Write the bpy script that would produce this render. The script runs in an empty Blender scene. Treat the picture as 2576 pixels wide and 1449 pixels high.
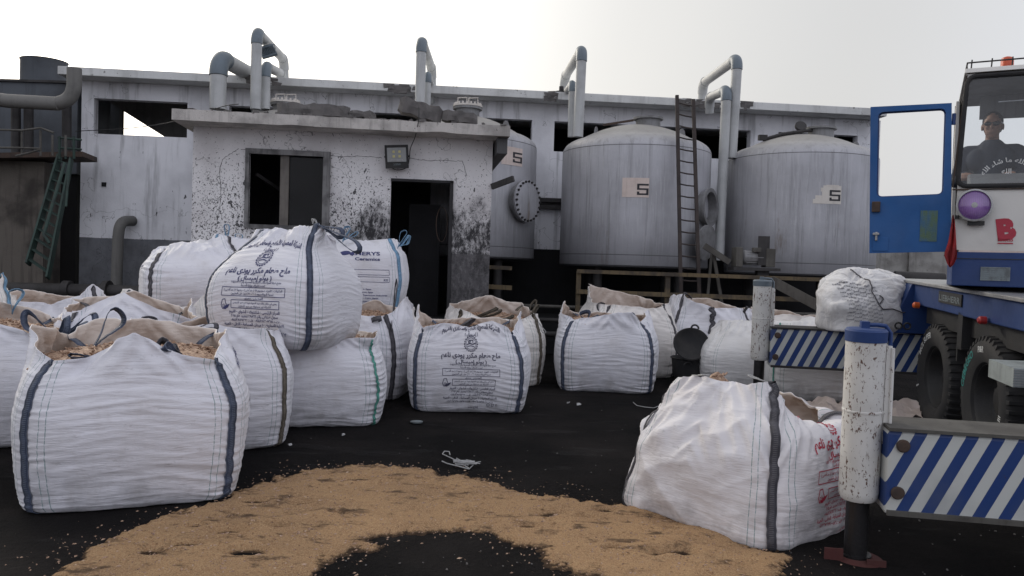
import bpy, bmesh, math, random, unicodedata
import numpy as np
from mathutils import Vector, Matrix, Euler
random.seed(7)
PI = math.pi
R = math.radians
SC = bpy.context.scene
COL = SC.collection

# ------------------------------------------------------------------ camera
CAMH = 1.6
FOC = 2022.0 / 2576.0
cam_rot = Matrix.Rotation(R(90 - 1.52), 3, 'X') @ Matrix.Rotation(R(1.72), 3, 'Z')
cam = bpy.data.cameras.new('camera')
cam.sensor_width = 36.0
cam.lens = 36.0 * FOC
cam.clip_end = 3000
cam.clip_start = 0.05
cam_o = bpy.data.objects.new('camera', cam)
COL.objects.link(cam_o)
cam_o.matrix_world = Matrix.Translation((0, 0, CAMH)) @ cam_rot.to_4x4()
SC.camera = cam_o
RX = cam_rot @ Vector((1, 0, 0)); UPV = cam_rot @ Vector((0, 1, 0)); FW = cam_rot @ Vector((0, 0, -1))
CO = Vector((0, 0, CAMH))
def ray(px, py):
    return FW + RX * ((px - 1288) / 2022) - UPV * ((py - 724.5) / 2022)
def at(px, py, Y):                       # point of the sight line at world depth Y
    d = ray(px, py)
    return CO + d * (Y / d.y)
def ground_at(px, py, z=0.0):
    d = ray(px, py)
    return CO + d * ((z - CAMH) / d.z)
def on_plane(px, py, p0, n):
    d = ray(px, py)
    return CO + d * ((p0 - CO).dot(n) / d.dot(n))

# ------------------------------------------------------------------ noise
_rng = np.random.RandomState(3)
_perm = np.concatenate([_rng.permutation(256)] * 3)
_g = _rng.normal(size=(256, 3)); _g /= np.linalg.norm(_g, axis=1)[:, None]
def pnoise(x, y, z):
    x = np.asarray(x, float); y = np.asarray(y, float) + 0 * x; z = np.asarray(z, float) + 0 * x
    xi = np.floor(x).astype(int); yi = np.floor(y).astype(int); zi = np.floor(z).astype(int)
    xf = x - xi; yf = y - yi; zf = z - zi
    f = lambda t: t * t * t * (t * (t * 6 - 15) + 10)
    u, v, w = f(xf), f(yf), f(zf)
    def gr(a, b, c):
        h = _perm[_perm[_perm[(xi + a) & 255] + ((yi + b) & 255)] + ((zi + c) & 255)]
        g = _g[h]
        return g[..., 0] * (xf - a) + g[..., 1] * (yf - b) + g[..., 2] * (zf - c)
    l = lambda a, b, t: a + (b - a) * t
    return 1.5 * l(l(l(gr(0,0,0), gr(1,0,0), u), l(gr(0,1,0), gr(1,1,0), u), v),
                   l(l(gr(0,0,1), gr(1,0,1), u), l(gr(0,1,1), gr(1,1,1), u), v), w)
def sstep(a, b, x):
    t = np.clip((x - a) / (b - a), 0, 1)
    return t * t * (3 - 2 * t)

# ------------------------------------------------------------------ materials
class NT:
    def __init__(s, name):
        s.m = bpy.data.materials.new(name); s.m.use_nodes = True
        s.t = s.m.node_tree; s.t.nodes.clear()
        s.out = s.t.nodes.new('ShaderNodeOutputMaterial')
    def n(s, typ, props=None, **inp):
        nd = s.t.nodes.new('ShaderNode' + typ)
        for k, v in (props or {}).items(): setattr(nd, k, v)
        for k, v in inp.items():
            key = k.replace('_', ' ')
            if key.startswith('i ') : key = int(key[2:])
            sock = nd.inputs[key]
            if isinstance(v, bpy.types.NodeSocket): s.t.links.new(v, sock)
            elif isinstance(v, tuple) and len(v) == 3 and sock.type == 'RGBA': sock.default_value = (*v, 1)
            else: sock.default_value = v
        return nd
    def math(s, op, a, b=0.0, clamp=False, c=None):
        nd = s.t.nodes.new('ShaderNodeMath'); nd.operation = op; nd.use_clamp = clamp
        for i, v in enumerate((a, b) if c is None else (a, b, c)):
            if isinstance(v, bpy.types.NodeSocket): s.t.links.new(v, nd.inputs[i])
            else: nd.inputs[i].default_value = v
        return nd.outputs[0]
    def mix(s, f, a, b, blend='MIX'):
        nd = s.t.nodes.new('ShaderNodeMix'); nd.data_type = 'RGBA'; nd.blend_type = blend
        for i, v in ((0, f), (6, a), (7, b)):
            if isinstance(v, bpy.types.NodeSocket): s.t.links.new(v, nd.inputs[i])
            elif i == 0: nd.inputs[0].default_value = v
            else: nd.inputs[i].default_value = (*v, 1)
        return nd.outputs[2]
    def mr(s, v, a, b, c=0.0, d=1.0, smooth=True):
        nd = s.t.nodes.new('ShaderNodeMapRange')
        if smooth: nd.interpolation_type = 'SMOOTHSTEP'
        s.t.links.new(v, nd.inputs[0])
        for i, x in ((1, a), (2, b), (3, c), (4, d)):
            if isinstance(x, bpy.types.NodeSocket): s.t.links.new(x, nd.inputs[i])
            else: nd.inputs[i].default_value = x
        return nd.outputs[0]
    def coord(s, kind='Object', scale=(1, 1, 1), rot=(0, 0, 0), loc=(0, 0, 0)):
        if kind == 'World': o = s.t.nodes.new('ShaderNodeNewGeometry').outputs['Position']
        else: o = s.t.nodes.new('ShaderNodeTexCoord').outputs[kind]
        mp = s.t.nodes.new('ShaderNodeMapping'); s.t.links.new(o, mp.inputs[0])
        mp.inputs[1].default_value = loc; mp.inputs[2].default_value = rot; mp.inputs[3].default_value = scale
        return mp.outputs[0]
    def noise(s, vec, scale, detail=4, rough=.55, dist=0.0):
        nd = s.n('TexNoise', None, Vector=vec, Scale=scale, Detail=detail, Roughness=rough, Distortion=dist)
        return nd.outputs['Fac']
    def xyz(s, vec):
        return s.n('SeparateXYZ', None, Vector=vec).outputs
    def bump(s, h, strength=.5, dist=.01, normal=None):
        nd = s.n('Bump', None, Height=h, Strength=strength, Distance=dist)
        if normal is not None: s.t.links.new(normal, nd.inputs['Normal'])
        return nd.outputs[0]
    def surf(s, color, rough=.7, metal=0.0, normal=None, **kw):
        p = s.n('BsdfPrincipled', None)
        for k, v in (('Base Color', color), ('Roughness', rough), ('Metallic', metal), ('Normal', normal)):
            if v is None: continue
            sock = p.inputs[k]
            if isinstance(v, bpy.types.NodeSocket): s.t.links.new(v, sock)
            elif isinstance(v, tuple): sock.default_value = (*v, 1)
            else: sock.default_value = v
        for k, v in kw.items():
            sock = p.inputs[k.replace('_', ' ')]
            if isinstance(v, bpy.types.NodeSocket): s.t.links.new(v, sock)
            elif isinstance(v, tuple): sock.default_value = (*v, 1)
            else: sock.default_value = v
        s.t.links.new(p.outputs[0], s.out.inputs[0])
        return s.m

def worn(name, base, dirt, scale=3.0, amt=.5, rough=.7, metal=0.0, streak=True, chips=None, bumps=.25, world=False, dark=1.0):
    a = NT(name); k = 'World' if world else 'Object'
    v = a.coord(k)
    c = a.mix(a.mr(a.noise(v, scale, 6), .42, .68, 0, amt), base, dirt)
    if streak:
        vs = a.coord(k, (1, 1, .07))
        c = a.mix(a.mr(a.noise(vs, scale * 7, 4), .5, .72, 0, amt * .7), c, dirt)
    fine = a.noise(v, scale * 25, 3)
    c = a.mix(a.math('MULTIPLY', fine, .12), c, (0, 0, 0))
    if chips:
        nz = a.noise(v, scale * 6, 7, .7)
        c = a.mix(a.mr(nz, .62, .66, 0, 1), c, chips)
    return a.surf(c, rough, metal, a.bump(fine, bumps, .01))

M = {}
def fabric_mat(name, base, tint, printy=True):
    a = NT(name)
    v = a.coord('Object')
    big = a.noise(v, 2.3, 5)
    c = a.mix(a.mr(big, .45, .75, 0, .55), base, tint)
    x, y, z = a.xyz(v)
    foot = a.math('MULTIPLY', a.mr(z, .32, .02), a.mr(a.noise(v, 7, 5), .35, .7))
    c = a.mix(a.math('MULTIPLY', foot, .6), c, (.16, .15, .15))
    sm = a.noise(a.coord('Object', (1, 1, 2.2)), 9, 7, .7)
    c = a.mix(a.mr(sm, .60, .72, 0, .45), c, (.25, .24, .24))
    c = a.mix(a.mr(a.noise(a.coord('Object', (1, 1, .6), loc=(5, 2, 1)), 1.7, 6, .7), .52, .72, 0, .38), c, (.38, .35, .34))
    # lock-stitch lines beside each corner
    uv = a.xyz(a.coord('UV'))
    wob = a.math('MULTIPLY_ADD', a.noise(v, 5, 2), .012, c=None) if False else a.math('MULTIPLY', a.noise(v, 5, 2), .02)
    fu = a.math('FRACT', a.math('ADD', uv[0], wob))
    def line(p):
        d = a.math('ABSOLUTE', a.math('SUBTRACT', fu, p))
        return a.math('LESS_THAN', d, .0026)
    l = a.math('MAXIMUM', a.math('MAXIMUM', line(.12), line(.16)), a.math('MAXIMUM', line(.87), line(.91)))
    dash = a.mr(a.noise(v, 60, 1), .35, .5, .25, .75)
    c = a.mix(a.math('MULTIPLY', l, dash), c, (.08, .19, .19))
    # woven cloth creases
    w1 = a.noise(a.coord('Object', (6, 6, 34)), 1.0, 4, .6, .8)
    w2 = a.noise(a.coord('Object', (14, 14, 120)), 1.0, 2, .5, .3)
    h = a.math('ADD', a.math('MULTIPLY', w1, 1.0), a.math('MULTIPLY', w2, .35))
    nrm = a.bump(h, .34, .018)
    weave = a.noise(v, 420, 1)
    nrm = a.bump(weave, .12, .002, nrm)
    return a.surf(c, .62, 0, nrm, Sheen_Weight=.15)
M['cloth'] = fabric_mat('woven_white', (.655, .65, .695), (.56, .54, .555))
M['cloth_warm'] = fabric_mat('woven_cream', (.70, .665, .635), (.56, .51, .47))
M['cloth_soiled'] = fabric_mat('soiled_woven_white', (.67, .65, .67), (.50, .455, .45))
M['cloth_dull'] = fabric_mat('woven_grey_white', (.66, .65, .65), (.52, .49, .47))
def crumpled():
    a = NT('crumpled_woven'); v = a.coord('Object')
    c = a.mix(a.mr(a.noise(v, 3.3, 6), .4, .7), (.74, .73, .735), (.56, .54, .53))
    n = a.noise(v, 6, 6, .6, 1.2)
    return a.surf(c, .65, 0, a.bump(n, .6, .04))
M['cloth_crumpled'] = crumpled()
def inner():
    a = NT('cloth_inside'); v = a.coord('Object')
    c = a.mix(a.mr(a.noise(v, 3, 5), .4, .7), (.58, .51, .455), (.44, .36, .305))
    c = a.mix(a.mr(a.noise(v, 26, 5, .7), .6, .75, 0, .6), c, (.36, .28, .22))
    return a.surf(c, .8, 0, a.bump(a.noise(a.coord('Object', (4, 4, 12)), 3, 4), .5, .02))
M['inner'] = inner()
def strap_mat(name, base, stitch, amt=.8):
    a = NT(name)
    uv = a.xyz(a.coord('UV'))
    t = a.math('FRACT', a.math('MULTIPLY', uv[1], 85.0))
    zig = a.math('ABSOLUTE', a.math('SUBTRACT', a.math('MULTIPLY', t, 2), 1.0))
    u = a.math('ABSOLUTE', a.math('SUBTRACT', uv[0], .5))
    cen = a.math('LESS_THAN', u, .24)
    st = a.math('MULTIPLY', a.math('GREATER_THAN', zig, .55), cen)
    edge = a.math('GREATER_THAN', u, .45)
    v = a.coord('Object')
    c = a.mix(a.mr(a.noise(v, 18, 4), .4, .7), base, tuple(min(1, x * 1.7 + .02) for x in base))
    c = a.mix(a.math('MULTIPLY', st, amt), c, stitch)
    c = a.mix(a.math('MULTIPLY', edge, .35), c, stitch)
    return a.surf(c, .8, 0, a.bump(a.math('ADD', st, a.noise(v, 200, 1)), .5, .003))
M['strap_navy'] = strap_mat('navy_webbing', (.025, .034, .062), (.17, .20, .26), .45)
M['strap_dark'] = strap_mat('dark_webbing', (.035, .034, .042), (.17, .16, .17), .45)
M['strap_brown'] = strap_mat('olive_webbing', (.05, .043, .034), (.25, .2, .14), .6)
M['strap_blue'] = strap_mat('light_blue_webbing', (.10, .20, .31), (.25, .38, .5), .5)
M['strap_green'] = strap_mat('green_cord', (.04, .19, .15), (.2, .45, .38), .4)
M['ink'] = NT('blue_ink').surf((.045, .05, .14), .8)
M['ink_dark'] = NT('dark_ink').surf((.06, .06, .10), .8)
M['ink_red'] = NT('red_ink').surf((.42, .03, .06), .8)
def chips():
    a = NT('wood_chips'); v = a.coord('Object')
    n = a.noise(v, 45, 3, .7)
    r = a.n('ValToRGB', None, Fac=n)
    cr = r.color_ramp; cr.elements[0].color = (.10, .055, .035, 1); cr.elements[0].position = .32
    cr.elements[1].color = (.52, .38, .27, 1); cr.elements[1].position = .68
    e = cr.elements.new(.5); e.color = (.36, .235, .165, 1)
    return a.surf(r.outputs[0], .85, 0, a.bump(a.noise(v, 120, 2), .5, .01))
M['chips'] = chips()
def sawdust():
    a = NT('sawdust'); v = a.coord('World')
    n = a.noise(v, 2.2, 6, .65)
    c = a.mix(a.mr(n, .38, .66), (.46, .272, .142), (.33, .19, .105))
    f = a.noise(v, 130, 3, .75)
    c = a.mix(a.mr(f, .38, .66, 0, .9), c, (.62, .43, .25))
    c = a.mix(a.mr(a.noise(v, 75, 3, .7), .58, .7, 0, .75), c, (.085, .05, .035))
    d = a.mr(a.noise(a.coord('World', (1, 1.9, 1)), 3.6, 6, .7), .53, .66, 0, .85)
    c = a.mix(d, c, (.085, .058, .042))
    zz_ = a.xyz(v)[2]; thin = a.mr(a.math('ADD', zz_, a.math('MULTIPLY', a.math('SUBTRACT', a.noise(v, 60, 4, .7), .5), .02)), .010, -.002, 0, .88)
    c = a.mix(thin, c, (.035, .024, .02))
    return a.surf(c, .95, 0, a.bump(f, 1.0, .02), Specular_IOR_Level=.1)
M['sawdust'] = sawdust()
def groundm():
    a = NT('coal_dust_ground'); v = a.coord('World')
    c = a.mix(a.mr(a.noise(v, .8, 6), .35, .7), (.010, .0095, .0100), (.025, .022, .0215))
    c = a.mix(a.mr(a.noise(v, 55, 5, .8), .64, .72, 0, .5), c, (.075, .068, .06))
    pud = a.mr(a.noise(a.coord('World', (1, 2.2, 1)), .9, 3), .58, .66)
    rg = a.mix(pud, (.85, .85, .85), (.62, .62, .62))
    n1 = a.math('ADD', a.noise(v, 5, 9, .7), a.math('MULTIPLY', a.noise(v, 38, 5, .7), .5))
    return a.surf(c, rg, 0, a.bump(n1, 1.0, .07), Specular_IOR_Level=.04)
M['ground'] = groundm()
def plaster(name, room):
    a = NT(name); v = a.coord('World'); x, y, z = a.xyz(v)
    if room:
        c = a.mix(a.mr(a.noise(v, 1.4, 6), .4, .7, 0, .9), (.68, .665, .67), (.52, .50, .505))
    else:
        c = a.mix(a.mr(a.noise(v, .9, 6), .4, .7, 0, .9), (.74, .74, .77), (.54, .54, .565))
        c = a.mix(a.mr(a.noise(a.coord('World', (1, 1, .1)), 7, 5), .5, .72, 0, .55), c, (.17, .17, .175))
    big = a.noise(v, .7, 3)
    # splashes: thrown tar, elongated specks
    sv = a.coord('World', (1, 1, .75 if room else .28), (0, .5 if room else 0, 0))
    for sc, lo, w in ((10, .685, .012), (27, .66, .012), (48, .635, .02)) if room else ((5, .72, .012), (11, .72, .01)):
        n = a.noise(sv, sc, 3, .55, .6)
        dens = a.mr(z, 2.2, 3.6, -.055 if room else -.02, .035)
        side = a.mr(x, -2.6, -1.3, 0, .03) if room else 0.0
        th = a.math('ADD', a.math('ADD', dens, side), a.math('ADD', a.math('MULTIPLY', big, .12), lo - .06))
        m = a.mr(n, th, a.math('ADD', th, w), 0, .92)
        c = a.mix(m, c, (.035, .034, .037))
    rough_n = a.noise(v, 3.2, 7, .7)
    if room:
        xs = a.mr(x, -3.3, -2.1, 1.62, 2.5)
        lim = a.math('ADD', xs, a.math('MULTIPLY', a.math('SUBTRACT', rough_n, .5), 1.5))
        f = a.mr(a.math('SUBTRACT', lim, z), -.12, .22, 0, 1)
        patch = a.mr(a.noise(a.coord('World', (1, 1, .5)), 16, 6, .75), .36, .58, .35, 1)
        c = a.mix(a.math('MULTIPLY', f, patch), c, (.028, .027, .03))
        low = a.math('LESS_THAN', z, 1.78)
        c = a.mix(a.math('MULTIPLY', low, .85), c, a.mix(a.mr(rough_n, .4, .62), (.10, .095, .10), (.035, .033, .035)))
    else:
        low = a.math('LESS_THAN', z, a.math('ADD', 1.93, a.math('MULTIPLY', rough_n, .04)))
        c = a.mix(a.math('MULTIPLY', low, .88), c, a.mix(a.mr(rough_n, .35, .65), (.088, .095, .11), (.04, .043, .05)))
        f = a.mr(a.math('SUBTRACT', a.math('ADD', .75, a.math('MULTIPLY', rough_n, .6)), z), 0, .5)
        c = a.mix(f, c, (.018, .018, .02))
    # hairline cracks
    cr = a.n('TexVoronoi', {'feature': 'DISTANCE_TO_EDGE'}, Vector=a.n('VectorMath', {'operation': 'ADD'}, i_0=a.coord('World', (.24, .24, .34)), i_1=a.n('TexNoise', None, Vector=v, Scale=1.6, Detail=5.0).outputs['Color']).outputs[0], Scale=.9).outputs['Distance']
    c = a.mix(a.mr(cr, .0, .004, .75, 0), c, (.06, .06, .062))
    return a.surf(c, .9, 0, a.bump(a.noise(v, 30, 5), .35, .012))
M['plaster_room'] = plaster('splattered_plaster', True)
M['plaster_plant'] = plaster('stained_plaster', False)
M['concrete'] = worn('weathered_concrete', (.36, .35, .33), (.17, .16, .15), 2.2, .7, .9, chips=(.10, .095, .09), world=True, bumps=.6)
M['fascia'] = worn('painted_fascia', (.68, .685, .675), (.46, .46, .45), 1.3, .7, .85, chips=(.17, .165, .155), world=True, bumps=.5)
M['rubble'] = worn('broken_concrete', (.16, .15, .145), (.085, .08, .08), 6, .7, .95, streak=False, world=True, bumps=.9)
M['soffit'] = worn('dark_soffit', (.09, .09, .092), (.04, .04, .042), 2, .6, .9, world=True)
M['black_void'] = worn('shade_black', (.012, .012, .014), (.006, .006, .007), 2, .6, .95, world=True)  # shade of interiors and recesses painted near-black; also colours cracks and plinth
M['void2'] = worn('shade_grey', (.035, .034, .037), (.012, .012, .014), 2, .7, .95, world=True)  # room interior's shade put into a dark grey base; also the door frame
M['rusty_wall'] = worn('rusty_concrete', (.12, .105, .09), (.04, .034, .03), 1.6, .95, .95, world=True, bumps=.7)
def tankm():
    a = NT('galvanised_tank'); v = a.coord('Object'); x, y, z = a.xyz(v)
    c = a.mix(a.mr(a.noise(v, 1.1, 5), .35, .7), (.45, .45, .48), (.34, .34, .36))
    st = a.noise(a.coord('Object', (1, 1, .045)), 11, 6, .7)
    c = a.mix(a.mr(st, .49, .68, 0, .5), c, (.17, .17, .17))
    st2 = a.noise(a.coord('Object', (1, 1, .06), loc=(3, 3, 0)), 24, 5, .7)
    c = a.mix(a.mr(st2, .53, .64, 0, .55), c, (.50, .50, .52))
    rust = a.math('MULTIPLY', a.mr(a.noise(a.coord('Object', (1, 1, .2), loc=(9, 1, 0)), 2.2, 6, .7), .60, .72), .65)
    c = a.mix(rust, c, (.16, .105, .062))
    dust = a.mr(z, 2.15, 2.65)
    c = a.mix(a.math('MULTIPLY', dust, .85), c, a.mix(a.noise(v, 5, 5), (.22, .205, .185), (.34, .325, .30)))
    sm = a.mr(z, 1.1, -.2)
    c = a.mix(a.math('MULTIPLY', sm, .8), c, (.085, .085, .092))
    seam = a.math('LESS_THAN', a.math('ABSOLUTE', a.math('SUBTRACT', z, 2.23)), .008)
    seam2 = a.math('LESS_THAN', a.math('ABSOLUTE', a.math('SUBTRACT', z, .22)), .008)
    c = a.mix(a.math('MULTIPLY', a.math('MAXIMUM', seam, seam2), .75), c, (.05, .05, .05))
    return a.surf(c, .55, .25, a.bump(a.noise(v, 9, 5), .25, .02))
M['tank'] = tankm()
M['flange'] = worn('grey_flange', (.24, .24, .245), (.12, .115, .11), 5, .6, .6, .3)
M['pvc'] = worn('grey_plastic_pipe', (.46, .47, .47), (.30, .305, .305), 2.0, .6, .5, world=True)
M['pvc_elbow'] = worn('blue_grey_elbow', (.13, .165, .195), (.10, .12, .14), 3, .5, .45, world=True)
M['steel_dark'] = worn('dark_steel', (.045, .042, .042), (.02, .018, .018), 4, .7, .7, .2)
M['steel_rust'] = worn('rusty_steel', (.075, .048, .036), (.03, .024, .022), 5, .8, .85)
M['ladder_steel'] = worn('ladder_steel', (.05, .038, .034), (.025, .02, .02), 5, .8, .85)
M['ink_faded'] = NT('faded_ink').surf((.20, .20, .23), .85)
M['slab_edge'] = worn('limewashed_concrete', (.55, .52, .49), (.26, .245, .23), 2.6, .75, .9, chips=(.13, .12, .11), world=True, bumps=.7)
M['green_steel'] = worn('green_steel', (.022, .05, .04), (.015, .022, .02), 5, .7, .7)
M['rail_tan'] = worn('tan_rail', (.13, .095, .05), (.04, .032, .026), 3.5, .9, .8, chips=(.03, .024, .02))
M['rail_grey'] = worn('grey_rail', (.095, .09, .08), (.05, .045, .04), 3.5, .8, .8)
M['vessel'] = worn('grey_vessel', (.085, .095, .11), (.04, .043, .05), 1.2, .7, .7, world=True)
M['oldpipe'] = worn('grey_duct', (.17, .165, .155), (.08, .078, .075), 1.6, .7, .8, world=True)
def paint(name, base, rust=(.10, .045, .025), lo=.62, sc=9.0, rough=.45, dirt=.35):
    a = NT(name); v = a.coord('Object')
    c = a.mix(a.mr(a.noise(v, 2.2, 6), .4, .72, 0, dirt), base, tuple(x * .45 for x in base))
    n = a.noise(a.coord('Object', (1, 1, .55)), sc, 8, .72, .3)
    msk = a.mr(n, lo, lo + .015)
    c = a.mix(msk, c, rust)
    g = a.mr(a.noise(v, 3, 6), .3, .7, rough, rough + .3)
    return a.surf(c, g, 0, a.bump(a.math('ADD', msk, a.noise(v, 35, 3)), .25, .004))
M['blue'] = paint('blue_paint', (.008, .036, .145), lo=.68)
M['blue_bright'] = paint('bright_blue_paint', (.009, .082, .26), lo=.70)
M['white_cab'] = paint('cab_white_paint', (.60, .585, .56), lo=.69)
def chipw():
    a = NT('chipped_white_paint'); v = a.coord('Object')
    c = a.mix(a.mr(a.noise(v, 4, 6), .4, .75, 0, .5), (.62, .61, .585), (.40, .385, .36))
    n1 = a.noise(a.coord('Object', (1, 1, .6)), 52, 5, .7, .4); n2 = a.noise(a.coord('Object', (1, 1, .16), (0, .12, 0)), 34, 6, .75, .2); big = a.noise(v, 4.5, 3)
    m = a.math('MAXIMUM', a.mr(a.math('ADD', n1, a.math('MULTIPLY', big, .25)), .725, .735), a.mr(a.math('ADD', n2, a.math('MULTIPLY', big, .2)), .715, .728))
    c = a.mix(m, c, (.10, .05, .035))
    return a.surf(c, .5, 0, a.bump(m, .3, .003))
M['white_chip'] = chipw()
def stripes():
    a = NT('blue_white_stripes'); v = a.coord('Object'); x, y, z = a.xyz(v)
    t = a.math('FRACT', a.math('DIVIDE', a.math('SUBTRACT', x, a.math('MULTIPLY', z, .475)), .127))
    w = a.math('GREATER_THAN', t, .5)
    c = a.mix(w, (.008, .036, .155), (.50, .51, .49))
    c = a.mix(a.mr(a.noise(v, 2.2, 6), .4, .72, 0, .35), c, (.10, .11, .13))
    n = a.noise(v, 11, 8, .75)
    c = a.mix(a.mr(n, .665, .68), c, (.06, .035, .025))
    return a.surf(c, .5, 0, a.bump(n, .15, .004))
M['stripes'] = stripes()
M['rubber'] = worn('tyre_rubber', (.022, .022, .024), (.045, .042, .04), 4, .7, .85, streak=False)
M['black_metal'] = worn('black_metal', (.014, .014, .016), (.03, .028, .026), 4, .6, .6)
M['chrome_rod'] = worn('oily_rod', (.05, .048, .05), (.02, .019, .02), 3, .6, .35, .7)
M['silver'] = worn('dull_silver', (.38, .38, .38), (.2, .2, .2), 6, .5, .45, .6)
M['alu'] = worn('aluminium_tread', (.36, .40, .40), (.17, .18, .18), 6, .6, .5, .4)
M['red_cloth'] = worn('red_cloth', (.32, .018, .02), (.12, .01, .012), 5, .7, .9)
M['red_metal'] = worn('red_plate', (.07, .016, .014), (.06, .018, .015), 5, .8, .8)
M['red_lens'] = worn('red_lens', (.45, .03, .03), (.2, .02, .02), 5, .5, .3)
M['amber'] = worn('amber_lens', (.65, .12, .02), (.4, .06, .02), 5, .5, .3)
M['beacon'] = worn('orange_beacon', (.60, .09, .03), (.35, .05, .02), 9, .5, .3)
M['tan_plastic'] = worn('tan_plastic', (.42, .36, .2), (.25, .2, .12), 9, .5, .5)
M['window_frame'] = worn('aluminium_frame', (.20, .195, .195), (.06, .058, .058), 4, .9, .6, .3, world=True)
M['tan_post'] = worn('tan_mullion', (.14, .125, .11), (.07, .062, .056), 4, .7, .7, world=True)
def glassy(name, tint, transp, rough=.08, gloss=.12, haze=.1):
    a = NT(name)
    tr = a.n('BsdfTransparent', None, Color=tint)
    gl = a.n('BsdfGlossy', None, Roughness=rough)
    v = a.coord('Object')
    df = a.n('BsdfDiffuse', None, Color=(.36, .36, .37))
    m1 = a.n('MixShader', None, Fac=a.mr(a.noise(v, 3, 5), .3, .75, haze * .5, haze * 1.6)); a.t.links.new(tr.outputs[0], m1.inputs[1]); a.t.links.new(df.outputs[0], m1.inputs[2])
    m2 = a.n('MixShader', None, Fac=gloss); a.t.links.new(m1.outputs[0], m2.inputs[1]); a.t.links.new(gl.outputs[0], m2.inputs[2])
    a.t.links.new(m2.outputs[0], a.out.inputs[0])
    return a.m
M['windscreen'] = glassy('dusty_windscreen', (.84, .87, .90), 1, .05, .05, .045)
M['dark_glass'] = glassy('dirty_window_glass', (.35, .35, .36), 1, .1, .015, .015)
def lens():
    a = NT('purple_lens'); v = a.coord('Object'); x, y, z = a.xyz(v)
    rib = a.math('SINE', a.math('MULTIPLY', x, 420))
    rr = a.math('SQRT', a.math('ADD', a.math('MULTIPLY', x, x), a.math('MULTIPLY', z, z)))
    c = a.mix(a.mr(rr, 0, .12), (.33, .20, .46), (.15, .07, .24))
    return a.surf(c, .15, .0, a.bump(rib, .35, .004), Coat_Weight=.6)
M['lens'] = lens()
M['led'] = worn('yellow_led', (.55, .50, .22), (.4, .36, .18), 20, .5, .4)
M['lamp_glass'] = worn('lamp_glass', (.30, .31, .31), (.22, .23, .23), 6, .4, .15)
M['letter_white'] = worn('white_lettering', (.62, .63, .63), (.4, .4, .4), 9, .5, .7)
M['letter_teal'] = worn('teal_lettering', (.03, .26, .24), (.02, .12, .12), 9, .6, .8)
M['letter_red'] = worn('red_sticker', (.40, .02, .045), (.3, .02, .04), 9, .5, .5)
M['letter_dark'] = worn('black_lettering', (.022, .022, .028), (.04, .04, .045), 9, .5, .7)
M['plate'] = worn('number_plate', (.20, .235, .25), (.11, .12, .125), 12, .8, .5, .2)
M['sticker'] = worn('cream_sticker', (.66, .56, .51), (.52, .43, .38), 4, .8, .8)
M['sticker_white'] = worn('off_white_sticker', (.66, .62, .57), (.52, .48, .44), 4, .8, .8)
M['yellow_patch'] = worn('faded_yellow_patch', (.075, .13, .07), (.02, .10, .24), 5, .9, .6)
M['string'] = worn('white_string', (.45, .45, .45), (.3, .3, .3), 9, .5, .9)
M['skin'] = worn('skin', (.30, .165, .11), (.24, .12, .08), 9, .5, .6, streak=False, bumps=.1)
M['hair'] = worn('black_hair', (.012, .010, .010), (.02, .018, .016), 40, .6, .8, streak=False)
M['shirt'] = worn('navy_jacket', (.022, .030, .048), (.012, .016, .028), 8, .6, .9, streak=False)
M['glasses'] = NT('sunglass_lens').surf((.006, .006, .007), .12)
M['seat'] = worn('black_seat', (.02, .02, .022), (.03, .03, .03), 8, .5, .9)
M['dash'] = worn('grey_dashboard', (.17, .175, .18), (.09, .09, .095), 4, .6, .8)

# ------------------------------------------------------------------ scene helpers
def put(o, parent=None):
    COL.objects.link(o)
    if parent is not None: o.parent = parent
    return o
def tag(o, label=None, cat=None, group=None, kind=None):
    if label: o['label'] = label
    if cat: o['category'] = cat
    if group: o['group'] = group
    if kind: o['kind'] = kind
    return o
def thing(name, label, cat, loc=(0, 0, 0), rot=(0, 0, 0), group=None):
    o = bpy.data.objects.new(name, None); o.empty_display_size = .2
    COL.objects.link(o); o.location = loc; o.rotation_euler = rot
    return tag(o, label, cat, group)
def mesh_obj(name, verts, faces, mat, parent=None, smooth=False, mats=None, midx=None):
    me = bpy.data.meshes.new(name)
    me.from_pydata([tuple(v) for v in verts], [], faces)
    for m in (mats or [mat]): me.materials.append(M[m] if isinstance(m, str) else m)
    if midx is not None: me.polygons.foreach_set('material_index', midx)
    if smooth: me.polygons.foreach_set('use_smooth', [True] * len(me.polygons))
    me.update()
    return put(bpy.data.objects.new(name, me), parent)
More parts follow.
